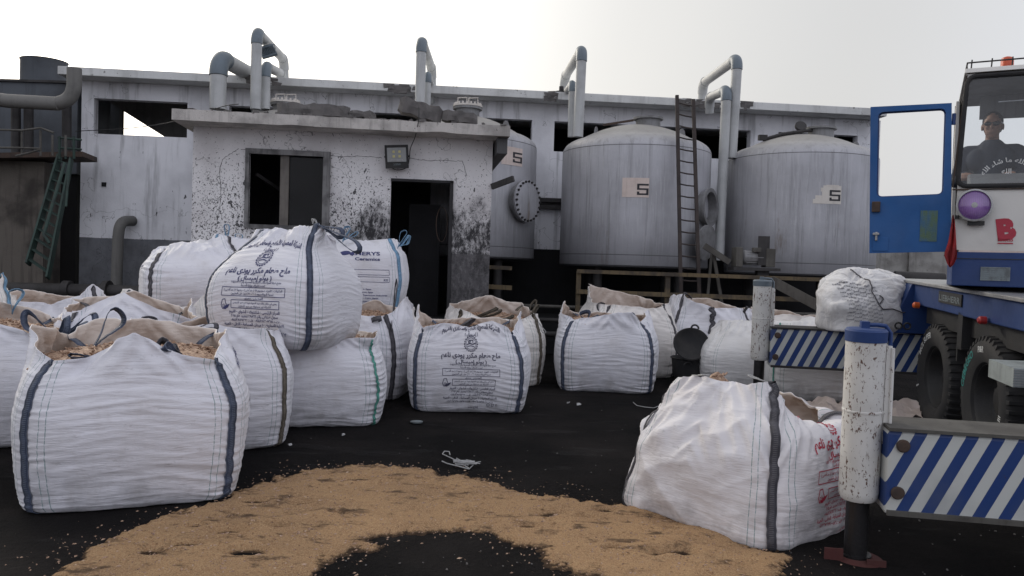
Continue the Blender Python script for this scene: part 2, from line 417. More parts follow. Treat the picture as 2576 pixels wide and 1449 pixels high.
class B:
    """collects shapes, becomes ONE mesh object"""
    def __init__(s): s.v = []; s.f = []; s.sm = []
    def add(s, vs, fs, smooth=False):
        k = len(s.v); s.v += [Vector(v) for v in vs]
        s.f += [tuple(i + k for i in f) for f in fs]; s.sm += [smooth] * len(fs)
        return s
    def box(s, c, size, rot=None, jit=0.0):
        h = Vector(size) / 2
        vs = []
        for x in (-1, 1):
            for y in (-1, 1):
                for z in (-1, 1):
                    p = Vector((x * h.x, y * h.y, z * h.z))
                    if jit: p += Vector((random.uniform(-jit, jit), random.uniform(-jit, jit), random.uniform(-jit, jit)))
                    if rot is not None: p = rot @ p
                    vs.append(p + Vector(c))
        s.add(vs, [(0, 1, 3, 2), (4, 6, 7, 5), (0, 4, 5, 1), (2, 3, 7, 6), (0, 2, 6, 4), (1, 5, 7, 3)])
        return s
    def hexa(s, p):                      # 8 corners: bottom 4 ccw, top 4 ccw
        s.add(p, [(3, 2, 1, 0), (4, 5, 6, 7), (0, 1, 5, 4), (1, 2, 6, 5), (2, 3, 7, 6), (3, 0, 4, 7)]); return s
    def bar(s, a, b, w, h=None, up=(0, 0, 1)):
        a = Vector(a); b = Vector(b); h = h or w; d = (b - a).normalized(); u = Vector(up)
        if abs(d.dot(u)) > .98: u = Vector((0, 1, 0))
        x = d.cross(u).normalized() * w / 2; y = x.cross(d).normalized() * h / 2
        s.hexa([a - x - y, a + x - y, b + x - y, b - x - y, a - x + y, a + x + y, b + x + y, b - x + y]); return s
    def tube(s, pts, r, seg=16, cap=True):
        pts = [Vector(p) for p in pts]; rs = r if isinstance(r, (list, tuple)) else [r] * len(pts)
        vs = []; fs = []; u = None
        for i, p in enumerate(pts):
            d = (pts[min(i + 1, len(pts) - 1)] - pts[max(i - 1, 0)]).normalized()
            if u is None:
                u = Vector((0, 0, 1)) if abs(d.z) < .9 else Vector((1, 0, 0))
            u = (u - d * u.dot(d)).normalized(); w = d.cross(u)
            for k in range(seg):
                a = 2 * PI * k / seg
                vs.append(p + (u * math.cos(a) + w * math.sin(a)) * rs[i])
        for i in range(len(pts) - 1):
            for k in range(seg):
                fs.append((i * seg + k, i * seg + (k + 1) % seg, (i + 1) * seg + (k + 1) % seg, (i + 1) * seg + k))
        s.add(vs, fs, True)
        if cap:
            n = len(pts) - 1
            s.add([vs[k] for k in range(seg)], [tuple(reversed(range(seg)))])
            s.add([vs[n * seg + k] for k in range(seg)], [tuple(range(seg))])
        return s
    def lathe(s, prof, seg=48, mat=None):
        vs = []; fs = []
        for r, z in prof:
            for k in range(seg):
                a = 2 * PI * k / seg; vs.append(Vector((r * math.cos(a), r * math.sin(a), z)))
        for i in range(len(prof) - 1):
            for k in range(seg):
                fs.append((i * seg + k, i * seg + (k + 1) % seg, (i + 1) * seg + (k + 1) % seg, (i + 1) * seg + k))
        if mat is not None: vs = [mat @ v for v in vs]
        return s.add(vs, fs, True)
    def prism(s, poly, thick, mat):      # poly in local xz plane, extruded along local y
        n = len(poly)
        vs = [mat @ Vector((x, 0, z)) for x, z in poly] + [mat @ Vector((x, thick, z)) for x, z in poly]
        fs = [tuple(range(n)), tuple(reversed(range(n, 2 * n)))] + [(i, n + i, n + (i + 1) % n, (i + 1) % n) for i in range(n)]
        return s.add(vs, fs)
    def build(s, name, mat, parent=None, bevel=0.0, loc=None):
        me = bpy.data.meshes.new(name)
        off = Vector(loc) if loc is not None else Vector((0, 0, 0))
        me.from_pydata([tuple(v - off) for v in s.v], [], s.f)
        me.materials.append(M[mat] if isinstance(mat, str) else mat)
        me.polygons.foreach_set('use_smooth', s.sm)
        bm = bmesh.new(); bm.from_mesh(me)
        bmesh.ops.recalc_face_normals(bm, faces=bm.faces)
        bm.to_mesh(me); bm.free(); me.update()
        if any(s.sm): me.set_sharp_from_angle(angle=R(38))
        o = put(bpy.data.objects.new(name, me), parent)
        o.location = off
        if bevel:
            md = o.modifiers.new('bevel', 'BEVEL'); md.width = bevel; md.segments = 2; md.limit_method = 'ANGLE'; md.angle_limit = R(50)
        return o
def bend(p, a, b, r, n=8):               # rounded corner: path p -> a -> b
    p, a, b = Vector(p), Vector(a), Vector(b)
    d1 = (p - a).normalized(); d2 = (b - a).normalized()
    s, e = a + d1 * r, a + d2 * r
    return [s * (1 - t) ** 2 + a * 2 * t * (1 - t) + e * t ** 2 for t in [i / n for i in range(n + 1)]]

# ---- arabic shaping and lettering
_F = {}; _L = {}
for _c in range(0xFE80, 0xFEFD):
    _d = unicodedata.decomposition(chr(_c)).split()
    if not _d: continue
    _b = ''.join(chr(int(x, 16)) for x in _d[1:])
    (_F if len(_b) == 1 else _L).setdefault(_b, {})[_d[0].strip('<>')] = chr(_c)
def shape(t):
    out = []; i = 0; prev = False
    while i < len(t):
        ch = t[i]
        if t[i:i + 2] in _L:
            out.append(_L[t[i:i + 2]]['final' if prev else 'isolated']); prev = False; i += 2; continue
        if ch in _F:
            nx = t[i + 1] if i + 1 < len(t) else ''
            jn = 'initial' in _F[ch] and nx in _F and nx != 'ء'
            k = 'medial' if prev and jn else 'final' if prev and 'final' in _F[ch] else 'initial' if jn else 'isolated'
            out.append(_F[ch].get(k, _F[ch].get('isolated'))); prev = jn
        else: out.append(ch); prev = False
        i += 1
    s = ''.join(reversed(out))
    import re
    s = re.sub('[٠-٩0-9/]+', lambda m: m.group(0)[::-1], s)
    return s.translate(str.maketrans('()', ')('))
_tc = {}
def glyphs(text, bold=.012, arabic=True):
    """flat lettering, 1 unit high, centred: (verts [[x,y]], faces, width)"""
    key = (text, bold)
    if key in _tc: return _tc[key]
    c = bpy.data.curves.new('t', 'FONT'); c.body = shape(text) if arabic else text
    c.offset = bold; c.resolution_u = 3
    o = bpy.data.objects.new('t', c); COL.objects.link(o)
    bpy.context.view_layer.update()
    me = bpy.data.meshes.new_from_object(o.evaluated_get(bpy.context.evaluated_depsgraph_get()))
    vs = np.array([[v.co.x, v.co.y] for v in me.vertices]) if len(me.vertices) else np.zeros((0, 2))
    fs = [tuple(p.vertices) for p in me.polygons]
    bpy.data.objects.remove(o); bpy.data.curves.remove(c); bpy.data.meshes.remove(me)
    if len(vs):
        mn, mx = vs.min(0), vs.max(0); vs = vs - np.array([(mn[0] + mx[0]) / 2, 0]); w = mx[0] - mn[0]
    else: w = 0
    _tc[key] = (vs, fs, w)
    return _tc[key]
def flat_text(b, text, mat, _m, size, arabic=False, bold=.01, width=None, thick=0):
    vs, fs, w = glyphs(text, bold, arabic)
    sx = size if width is None else width / w
    b.add([mat @ Vector((x * sx, -.001, y * size)) for x, y in vs], fs)

# ------------------------------------------------------------------ bulk bags
OPEN = [(0, .545, .545, 7), (.015, .585, .585, 7), (.10, .625, .625, 5), (.36, .672, .672, 3.8), (.62, .675, .675, 3.6), (.80, .635, .635, 3.4),
        (.90, .585, .585, 3.0), (.96, .545, .545, 3.2), (1.0, .53, .53, 3.4)]
TALL = [(0, .44, .44, 5), (.04, .53, .53, 4.5), (.18, .63, .63, 3.6), (.42, .665, .665, 3.6), (.66, .64, .64, 3.4), (.84, .56, .53, 3),
        (.97, .46, .38, 3), (1.08, .385, .22, 3.2), (1.17, .345, .10, 4)]
BOXY = [(0, .50, .50, 6), (.03, .56, .56, 6), (.2, .60, .60, 4.6), (.5, .61, .61, 4.4), (.72, .59, .58, 4.4), (.81, .53, .48, 4), (.87, .49, .36, 4), (.90, .47, .30, 4)]
def cr_interp(rows, v):
    rows = np.array(rows, float); n = len(rows) - 1
    t = np.clip(v, 0, 1) * n; i = np.minimum(t.astype(int), n - 1); f = (t - i)[..., None]
    g = lambda k: rows[np.clip(k, 0, n)]
    p0, p1, p2, p3 = g(i - 1), g(i), g(i + 1), g(i + 2)
    return .5 * ((2 * p1) + (-p0 + p2) * f + (2 * p0 - 5 * p1 + 4 * p2 - p3) * f ** 2 + (-p0 + 3 * p1 - 3 * p2 + p3) * f ** 3)
class Bag:
    def __init__(s, name, label, loc, rot, rows=OPEN, size=1.0, height=1.0, rim=None, seed=0, wr=1.0, tilt=(0, 0), cloth='cloth',
                 nu=200, nv=130, fillv=.76, is_open=True, slump=0.0, heap=None, lean=.10, cat='bulk bag', group='white bulk bags of wood chips and salt in the yard', warp=None):
        s.seed = seed; s.rng = random.Random(seed)
        s.rows = [(z * height * size, a * size, b * size, n) for z, a, b, n in rows]
        s.size = size; s.wr = wr; s.fillv = fillv; s.slump = slump; s.warp = warp; s.heap = heap; s.leanA = lean
        if rim is not None and len(rim) == 8:      # sharpen: each flap keeps one pointed tip, the hem sags between tip and strap
            r16 = []
            for i in range(8):
                a_, b_ = rim[i], rim[(i + 1) % 8]
                r16 += [a_, (a_ + b_) / 2 - s.rng.uniform(.0, .05) * (abs(a_ - b_) > .04) + s.rng.uniform(-.012, .012)]
            rim = r16
        s.rim = rim
        s.root = thing(name, label, cat, loc, (tilt[0], tilt[1], rot), group)
        s.cloth = cloth
        U, V = np.meshgrid(np.arange(nu) / nu, np.linspace(0, 1, nv))
        P = s.P(U, V)
        vs = P.reshape(-1, 3)
        idx = np.arange(nu * nv).reshape(nv, nu); nx = np.roll(idx, -1, axis=1)
        fs = np.stack([idx[:-1], nx[:-1], nx[1:], idx[1:]], -1).reshape(-1, 4).tolist()
        k = len(vs); vs = vs.tolist()
        vs.append([0, 0, 0]); fs += [(int(nx[0, i]), int(idx[0, i]), k) for i in range(nu)]
        mi = [0] * len(fs)
        uvs = {}
        if is_open:                       # inside of the neck, down to the load
            rows_in = np.linspace(1, fillv - .12, 16)
            base = len(vs)
            for r_i, v in enumerate(rows_in):
                u = np.arange(nu) / nu
                p = s.P(u, np.full(nu, v)); n = s.N(u, np.full(nu, v))
                vs += (p - n * (.012 if r_i else .004)).tolist()
            for r_i in range(15):
                for i in range(nu):
                    j = (i + 1) % nu; a = base + r_i * nu
                    fs.append((a + i, a + j, a + nu + j, a + nu + i)); mi.append(1)
            for i in range(nu):
                j = (i + 1) % nu; fs.append((int(idx[-1, i]), int(idx[-1, j]), base + j, base + i)); mi.append(0)
        else:
            c = P[-1].mean(0); vs.append(c.tolist()); k2 = len(vs) - 1
            fs += [(int(idx[-1, i]), int(nx[-1, i]), k2) for i in range(nu)]; mi += [0] * nu
        me = bpy.data.meshes.new('sack'); me.from_pydata(vs, [], fs)
        me.materials.append(M[cloth]); me.materials.append(M['inner'])
        me.polygons.foreach_set('material_index', mi); me.polygons.foreach_set('use_smooth', [True] * len(fs))
        uvl = me.uv_layers.new(name='UVMap')
        n4 = (nv - 1) * nu
        co = np.zeros((len(me.loops), 2))
        q = 0
        ui = np.arange(nu) / nu * 4
        jj, ii = np.divmod(np.arange(n4), nu)
        u0 = ii / nu * 4; u1 = (ii + 1) / nu * 4; v0 = jj / nv; v1 = (jj + 1) / nv
        co[:n4 * 4] = np.stack([np.stack([u0, v0], -1), np.stack([u1, v0], -1), np.stack([u1, v1], -1), np.stack([u0, v1], -1)], 1).reshape(-1, 2)
        co[n4 * 4:] = .5
        uvl.data.foreach_set('uv', co.ravel())
        me.update()
        s.sack = put(bpy.data.objects.new('sack', me), s.root)
        if is_open: s.fill()
    def base(s, u, v):
        q = u * 4 % 4; k = np.floor(q); f = (q - k) * 2 - 1
        x = np.select([k == 0, k == 1, k == 2], [f, 1 + 0 * f, -f], -1 + 0 * f)
        y = np.select([k == 0, k == 1, k == 2], [-1 + 0 * f, f, 1 + 0 * f], -f)
        ang = np.arctan2(y, x); c, sn = np.cos(ang), np.sin(ang)
        rw = cr_interp(s.rows, v)
        z, hx, hy, n = rw[..., 0], rw[..., 1], rw[..., 2], np.maximum(rw[..., 3], 2)
        r = (np.abs(c) ** n + np.abs(sn) ** n) ** (-1 / n)
        X = c * r * hx; Y = sn * r * hy
        t = np.linspace(0, 1, len(s.rim) + 1); rr = np.array(list(s.rim) + [s.rim[0]])
        # sharper peaks than a sine: power of the linear ramp
        uu = u % 1.0
        rim = np.interp(uu, t, rr) + .022 * pnoise(u * 17 + s.seed, s.seed * 1.7, 0) * np.where((uu * 0) == 0, 1, 1)
        wv = sstep(max(s.fillv - .16, .55), 1.0, v)
        z = z + rim * wv * s.size
        # flaps fall in or out
        lean = (s.leanA * pnoise(np.cos(uu * 2 * PI) * 1.6 + s.seed, np.sin(uu * 2 * PI) * 1.6, s.seed * .37) + .012 * np.sin(uu * 2 * PI * 11 + s.seed)) * wv * s.size
        rad = np.sqrt(X * X + Y * Y) + 1e-6
        X = X * (1 + lean / rad); Y = Y * (1 + lean / rad)
        # slack, uneven load
        sw = np.sin(np.pi * np.clip(z / (s.rows[-1][0]), 0, 1))
        X = X + .035 * s.size * pnoise(z * 1.3, s.seed * 2.1, 5) * sw
        Y = Y + .035 * s.size * pnoise(z * 1.3, s.seed * 3.1, 9) * sw
        if s.warp is not None: X, Y, z = s.warp(X, Y, z, v)
        return np.stack([X, Y, z], -1)
    def N(s, u, v):
        e = .004
        a = s.base(u + e, v) - s.base(u - e, v); b = s.base(u, np.clip(v + e, 0, 1)) - s.base(u, np.clip(v - e, 0, 1))
        n = np.cross(a, b); return n / (np.linalg.norm(n, axis=-1)[..., None] + 1e-9)
    def disp(s, p, u, v):
        x, y, z = p[..., 0], p[..., 1], p[..., 2]; k = s.seed * 7.31
        f = (u * 4) % 1.0; dc = np.minimum(f, 1 - f) * 2        # 0 at a corner, 1 mid-face
        bend_ = .12 * np.cos(dc * PI) * .5
        zz = z + bend_ * .35 + .05 * pnoise(x * 1.5 + k, y * 1.5, z * 1.2)
        r1 = 1 - np.abs(pnoise(x * 2.2 + k, y * 2.2, zz * 20)) * 2.2
        r2 = 1 - np.abs(pnoise(x * 4.2 - k, y * 4.2, zz * 40)) * 2.2
        env = .35 + .65 * sstep(.55, .05, dc)
        mid = sstep(.0, .08, v) * sstep(s.fillv + .08, s.fillv - .12, v)
        d = (r1 * .0068 * (.5 + sstep(-.3, .4, pnoise(x * 1.8 - k, y * 1.8, z * 3))) + r2 * .0036) * mid * (env + .25) * s.wr
        big = pnoise(x * 1.7 + k, y * 1.7, z * 2.4); d = d + .020 * big * sstep(0, .1, v)
        topf = sstep(s.fillv - .12, s.fillv + .05, v)
        fold = 1 - np.abs(pnoise(x * 3.1 + k, y * 3.1, z * 2.6 + 4)) * 2.4; fold2 = 1 - np.abs(pnoise(x * 8.1 + k, y * 8.1, z * 5 + 4)) * 2.4
        d = d + (.020 * fold + .009 * fold2) * topf
        d = d + .020 * topf * (1 - np.abs(pnoise(dc * 2.2 + k, z * 7 - dc * 4.5, k)) * 2.4)
        d = d - .013 * np.exp(-(dc / .11) ** 2) * sstep(0, .1, v) * (1 - .4 * topf)
        if s.slump:
            sf = 1 - np.abs(pnoise(x * 1.3 + y * 1.1 + k, (z + x * .55 - y * .4) * 3.0, s.seed)) * 2.2
            sf2 = 1 - np.abs(pnoise(x * 2.3 + y * 2 + k + 5, (z - x * .6 + y * .4) * 4.6, s.seed + 3)) * 2.2
            d = d + s.slump * (.030 * sf + .014 * sf2) * sstep(0, .12, v)
        return d * s.size
    def P(s, u, v):
        u = np.asarray(u, float); v = np.asarray(v, float) + 0 * u
        p = s.base(u, v)
        return p + s.N(u, v) * s.disp(p, u, v)[..., None]
    def v_at(s, z):
        vv = np.linspace(0, 1, 400); zz = cr_interp(s.rows, vv)[:, 0]
        return np.interp(z, zz, vv)
    def fill(s):
        nu = 72; rings = 16
        u = np.arange(nu) / nu; v = s.fillv - .03
        edge = s.P(u, np.full(nu, v)) - s.N(u, np.full(nu, v)) * .014
        c = edge.mean(0); vs = []; fs = []
        for k in range(rings + 1):
            t = 1 - k / rings
            p = c + (edge - c) * t
            bump_ = .09 * s.size * (1 - t ** 2) + .03 * pnoise(p[:, 0] * 4, p[:, 1] * 4, s.seed) * (1 if k else 0) + .012 * pnoise(p[:, 0] * 30, p[:, 1] * 30, 1) * (1 if k else 0)
            if s.heap: bump_ = bump_ * .4 + s.heap[2] * np.exp(-((p[:, 0] - s.heap[0]) ** 2 + (p[:, 1] - s.heap[1]) ** 2) / s.heap[3] ** 2) * min(1, k / 4)
            p = p.copy(); p[:, 2] = c[2] * (1 - t) + edge[:, 2] * t + bump_; vs += p.tolist()
        for k in range(rings):
            for i in range(nu):
                j = (i + 1) % nu; fs.append((k * nu + i, k * nu + j, (k + 1) * nu + j, (k + 1) * nu + i))
        b = B(); b.add(vs, fs, True)
        for q in range(520):
            i = s.rng.randrange(nu * (rings - 1)) + nu // 2; p = Vector(vs[i]) + Vector((s.rng.uniform(-.03, .03), s.rng.uniform(-.03, .03), .008))
            rot = Euler((s.rng.uniform(-.7, .7), s.rng.uniform(-.7, .7), s.rng.uniform(0, 6))).to_matrix()
            b.box(p, (s.rng.uniform(.02, .05), s.rng.uniform(.008, .018), .006), rot)
        o = b.build('wood_chips', 'chips', s.root); o['kind'] = 'stuff'
    def ribbon(s, pts, nrm, w, mat, name='strap', parent=None, thick=.004):
        pts = [Vector(p) for p in pts]; nrm = [Vector(n) for n in nrm]
        vs = []; uv = []; L = 0
        for i, p in enumerate(pts):
            t = (pts[min(i + 1, len(pts) - 1)] - pts[max(0, i - 1)]).normalized()
            n = (nrm[i] - t * nrm[i].dot(t)).normalized(); sd = t.cross(n).normalized()
            if i: L += (p - pts[i - 1]).length
            for a, bq in ((-1, -1), (1, -1), (1, 1), (-1, 1)):
                vs.append(p + sd * a * w / 2 + n * bq * thick / 2)
            uv.append(L)
        fs = []; fuv = []
        for i in range(len(pts) - 1):
            for k in range(4):
                a, b2 = i * 4 + k, i * 4 + (k + 1) % 4
                fs.append((a, b2, b2 + 4, a + 4))
                x0 = (0, 1, 1, 0)[k]; x1 = (1, 1, 0, 0)[k]
                fuv.append(((x0, uv[i]), (x1, uv[i]), (x1, uv[i + 1]), (x0, uv[i + 1])))
        n = (len(pts) - 1) * 4
        fs += [(3, 2, 1, 0), (n, n + 1, n + 2, n + 3)]; fuv += [((0, 0),) * 4] * 2
        me = bpy.data.meshes.new(name); me.from_pydata([tuple(v) for v in vs], [], fs); me.materials.append(M[mat])
        l = me.uv_layers.new(name='UVMap'); l.data.foreach_set('uv', [c for f in fuv for q in f for c in q])
        me.polygons.foreach_set('use_smooth', [True] * len(fs))
        me.update()
        return put(bpy.data.objects.new(name, me), parent or s.root)
    def strap(s, u0, mat='strap_navy', v0=.0, v1=.93, w=.055, wob=.004, inset=True):
        n = 70; vv = np.linspace(v0, v1, n)
        uu = u0 + wob * pnoise(vv * 7 + s.seed, u0 * 9, 3) + wob * .4 * pnoise(vv * 25 + s.seed, u0 * 9, 3)
        p = s.P(uu, vv); nn = s.N(uu, vv)
        p = p + nn * (.009 + .004 * np.abs(pnoise(vv * 19, u0 * 7, s.seed)))[:, None]
        pts = list(map(Vector, p)); nr = list(map(Vector, nn))
        if inset and v1 > .8:
            c = Vector((0, 0, pts[-1].z))
            for k in range(1, 5):
                q = pts[-1].lerp(c, .07); q.z -= .008 * k; pts.append(q); nr.append(Vector((0, 0, 1)))
        return s.ribbon(pts, nr, w * s.size, mat, 'strap')
    def loop(s, base, d, L, W, mat='strap_navy', w=.05, twist=0.0, droop=0.0, parent=None, side=None, name='lifting_loop'):
        base = Vector(base); d = Vector(d).normalized()
        sd = Vector(side).normalized() if side is not None else d.cross(Vector((0, 0, 1))).normalized()
        pts = []; nr = []
        for i in range(37):
            t = i / 36; a = math.sin(PI * t)
            p = base + d * L * (a ** .75) + sd * W * math.sin(2 * PI * t) * (.35 + .65 * a) + Vector((0, 0, -droop * a * a))
            p += Vector((s.rng.uniform(-1, 1), s.rng.uniform(-1, 1), s.rng.uniform(-1, 1))) * .002
            pts.append(p)
        ax = d.cross(sd).normalized()
        for i, p in enumerate(pts):
            tg = (pts[min(i + 1, 36)] - pts[max(0, i - 1)]).normalized()
            n = tg.cross(ax); nr.append((Matrix.Rotation(twist * math.sin(PI * i / 36), 3, tg) @ n) if twist else n)
        return s.ribbon(pts, nr, w * s.size, mat, name, parent or s.root)
    def print_map(s, face, x, z):
        """flat print coordinates (metres from the face centre, height) -> point on the cloth"""
        x = np.asarray(x, float); z = np.asarray(z, float)
        v = s.v_at(z); hw = cr_interp(s.rows, v)[..., 1] * .55 + s.rows[3][1] * .45
        sx = np.clip(x / (hw * 1.02), -.999, .999)
        u = (face + (sx + 1) / 2) / 4.0
        return s.P(u, v) + s.N(u, v) * (.0045)
    def printing(s, face, items, ink='ink', k=1.0, dz=0.0, dx=0.0, name='printed_text'):
        b = B()
        for it in items:
            if it[0] == 't':
                _, txt, x, z, size, width = it[:6]; arabic = it[6] if len(it) > 6 else True; arc = it[7] if len(it) > 7 else 0
                vs, fs, w = glyphs(txt, .03 if size > .04 else .022, arabic)
                if not len(vs): continue
                kx = width / w if width else size
                X = vs[:, 0] * kx * k + x * k; Z = vs[:, 1] * size * k + z * k
                if arc: Z = Z - arc * (X - x * k) ** 2
                b.add([tuple(p) for p in s.print_map(face, X + dx, Z + dz)], fs)
            elif it[0] == 'r':            # outlined box
                _, x, z, w, h = it
                for (x0, z0, x1, z1) in ((x - w / 2, z, x + w / 2, z), (x - w / 2, z + h, x + w / 2, z + h), (x - w / 2, z, x - w / 2, z + h), (x + w / 2, z, x + w / 2, z + h)):
                    s._line(b, face, x0 * k + dx, z0 * k + dz, x1 * k + dx, z1 * k + dz, .0055 * k)
            elif it[0] == 'gear':
                _, x, z, r = it
                x, z, r = x * k + dx, z * k + dz, r * k
                for rr in (r, r * .82):
                    s._poly(b, face, [(x + rr * math.cos(a), z + rr * math.sin(a)) for a in np.linspace(0, 2 * PI, 41)], .0045 * k)
                for i in range(20):
                    a = 2 * PI * i / 20
                    s._line(b, face, x + r * math.cos(a), z + r * math.sin(a), x + r * 1.16 * math.cos(a), z + r * 1.16 * math.sin(a), .013 * k)
                s._poly(b, face, [(x - r * .7, z - r * .1), (x - r * .2, z + .12 * r), (x + r * .3, z - r * .02), (x + r * .75, z + r * .16)], .010 * k)
                s._poly(b, face, [(x - r * .6, z - r * .35), (x, z - r * .22), (x + r * .6, z - r * .38)], .010 * k)
                s._poly(b, face, [(x - r * .4, z + r * .15), (x - r * .4, z + r * .5), (x + r * .35, z + r * .55), (x + r * .3, z + r * .2)], .009 * k)
                s._poly(b, face, [(x - r * .2 + .12 * r * math.cos(a), z + r * .36 + .12 * r * math.sin(a)) for a in np.linspace(0, 2 * PI, 13)], .007 * k)
            elif it[0] == 'poly':
                s._poly(b, face, [(px * k + dx, pz * k + dz) for px, pz in it[1]], it[2] * k)
            elif it[0] == 'fill':
                pts = it[1]; cx = sum(p[0] for p in pts) / len(pts); cz = sum(p[1] for p in pts) / len(pts)
                al = [(cx, cz)] + list(pts)
                q = s.print_map(face, np.array([p[0] for p in al]) * k + dx, np.array([p[1] for p in al]) * k + dz)
                n = len(pts)
                b.add([tuple(p) for p in q], [(0, 1 + i, 1 + (i + 1) % n) for i in range(n)])
        return b.build(name, ink, s.root)
    def _line(s, b, face, x0, z0, x1, z1, w):
        L = math.hypot(x1 - x0, z1 - z0); n = max(1, int(L / .015)); t = np.linspace(0, 1, n + 1)
        nx, nz = -(z1 - z0) / (L + 1e-9) * w / 2, (x1 - x0) / (L + 1e-9) * w / 2
        X = x0 + (x1 - x0) * t; Z = z0 + (z1 - z0) * t
        A = s.print_map(face, X + nx, Z + nz); C = s.print_map(face, X - nx, Z - nz)
        b.add([tuple(p) for p in A] + [tuple(p) for p in C], [(i, i + 1, n + 2 + i, n + 1 + i) for i in range(n)])
    def _poly(s, b, face, pts, w):
        for p, q in zip(pts, pts[1:]): s._line(b, face, p[0], p[1], q[0], q[1], w)

# ------------------------------------------------------------------ light and sky
SUN_AZ, SUN_EL = R(-38), R(24)            # low hazy sun behind the plant, left of the view
sd = Vector((math.sin(SUN_AZ) * math.cos(SUN_EL), math.cos(SUN_AZ) * math.cos(SUN_EL), math.sin(SUN_EL)))
w = bpy.data.worlds.new('World'); SC.world = w; w.use_nodes = True
nt = w.node_tree; nt.nodes.clear()
N_ = nt.nodes.new; LK = nt.links.new
wo = N_('ShaderNodeOutputWorld')
sky = N_('ShaderNodeTexSky'); sky.sky_type = 'NISHITA'; sky.sun_disc = False
sky.sun_elevation = SUN_EL; sky.sun_rotation = SUN_AZ; sky.dust_density = 6.0; sky.air_density = 1.5
hs = N_('ShaderNodeHueSaturation'); hs.inputs['Saturation'].default_value = .35; LK(sky.outputs[0], hs.inputs['Color'])
bg1 = N_('ShaderNodeBackground'); bg1.inputs[1].default_value = .05; LK(hs.outputs[0], bg1.inputs[0])
tc = N_('ShaderNodeTexCoord')
nrm = N_('ShaderNodeVectorMath'); nrm.operation = 'NORMALIZE'; LK(tc.outputs['Generated'], nrm.inputs[0])
dt = N_('ShaderNodeVectorMath'); dt.operation = 'DOT_PRODUCT'; LK(nrm.outputs[0], dt.inputs[0]); dt.inputs[1].default_value = sd
rp = N_('ShaderNodeValToRGB'); LK(dt.outputs['Value'], rp.inputs[0])
cr = rp.color_ramp; cr.interpolation = 'EASE'
cr.elements[0].position = 0.0; cr.elements[0].color = (.88, .90, 1.02, 1)
cr.elements[1].position = 1.0; cr.elements[1].color = (1.0, .93, .74, 1)
for p_, c_ in ((.34, (.66, .67, .71, 1)), (.55, (.575, .57, .57, 1)), (.72, (.63, .62, .605, 1)), (.86, (.79, .78, .75, 1)), (.955, (.97, .94, .86, 1))):
    e = cr.elements.new(p_); e.color = c_
bg2 = N_('ShaderNodeBackground'); bg2.inputs[1].default_value = .92; LK(rp.outputs[0], bg2.inputs[0])
ad = N_('ShaderNodeAddShader'); LK(bg1.outputs[0], ad.inputs[0]); LK(bg2.outputs[0], ad.inputs[1]); LK(ad.outputs[0], wo.inputs[0])
sl = bpy.data.lights.new('sun', 'SUN'); sl.energy = .9; sl.angle = R(14); sl.color = (1, .93, .82)
so = bpy.data.objects.new('sun', sl); COL.objects.link(so); so.rotation_euler = sd.to_track_quat('Z', 'Y').to_euler()
SC.view_settings.view_transform = 'Standard'; SC.view_settings.look = 'None'; SC.view_settings.exposure = 0
SC.cycles.max_bounces = 6

# ------------------------------------------------------------------ ground and the spilled sawdust
n = 260; g = np.concatenate([-np.geomspace(900, 12, 14), np.linspace(-11.5, 11.5, n), np.geomspace(12, 900, 14)])
gy = np.concatenate([-np.geomspace(600, 3, 10), np.linspace(-2.5, 18, 230), np.geomspace(18.6, 1200, 14)])
GX, GY = np.meshgrid(g, gy)
near = (np.abs(GX) < 11.4) & (GY < 17.9) & (GY > -2.4)
GZ = np.where(near, .010 * pnoise(GX * .8, GY * .8, 1) + .006 * pnoise(GX * 3.5, GY * 3.5, 4) - .006, -.006)
vs = np.stack([GX, GY, GZ], -1).reshape(-1, 3); nx_, ny_ = len(g), len(gy)
idx = np.arange(nx_ * ny_).reshape(ny_, nx_)
fs = np.stack([idx[:-1, :-1], idx[:-1, 1:], idx[1:, 1:], idx[1:, :-1]], -1).reshape(-1, 4).tolist()
o = mesh_obj('ground', vs.tolist(), fs, 'ground', smooth=True); o['kind'] = 'structure'

OUT = [(95, 1500), (150, 1420), (200, 1375), (330, 1335), (440, 1292), (560, 1262), (610, 1225), (700, 1203), (775, 1180), (860, 1172), (960, 1166), (1040, 1176), (1130, 1190), (1175, 1186), (1215, 1208), (1280, 1222), (1360, 1243), (1430, 1252), (1500, 1268), (1600, 1262), (1720, 1290), (1850, 1330), (1950, 1385), (1975, 1412), (1985, 1500)]
INN = [(700, 1500), (790, 1445), (840, 1412), (880, 1385), (950, 1372), (1010, 1345), (1080, 1336), (1150, 1340), (1215, 1343), (1260, 1362), (1330, 1382), (1400, 1425), (1450, 1460), (1480, 1500)]
op = np.array([list(ground_at(*p))[:2] for p in OUT]); ip = np.array([list(ground_at(*p))[:2] for p in INN])
op = np.vstack([[op[0][0], 1.0], op, [op[-1][0] - .1, 1.0]]); ip = np.vstack([[ip[0][0], .9], ip, [ip[-1][0], .9]])
def sdist(px, py, poly):
    d = np.full(px.shape, 1e9); ins = np.zeros(px.shape, bool); k = len(poly)
    for i in range(k):
        a, b = poly[i], poly[(i + 1) % k]
        ex, ey = b - a; wx, wy = px - a[0], py - a[1]
        t = np.clip((wx * ex + wy * ey) / (ex * ex + ey * ey + 1e-12), 0, 1)
        d = np.minimum(d, np.hypot(wx - t * ex, wy - t * ey))
        c = ((a[1] > py) != (b[1] > py)) & (px < (b[0] - a[0]) * (py - a[1]) / (b[1] - a[1] + 1e-12) + a[0])
        ins ^= c
    return np.where(ins, d, -d)
sx = np.arange(-3.1, 2.1, .016); sy = np.arange(1.6, 6.4, .016)
SX, SY = np.meshgrid(sx, sy)
d1 = np.minimum(sdist(SX, SY, op), -sdist(SX, SY, ip))
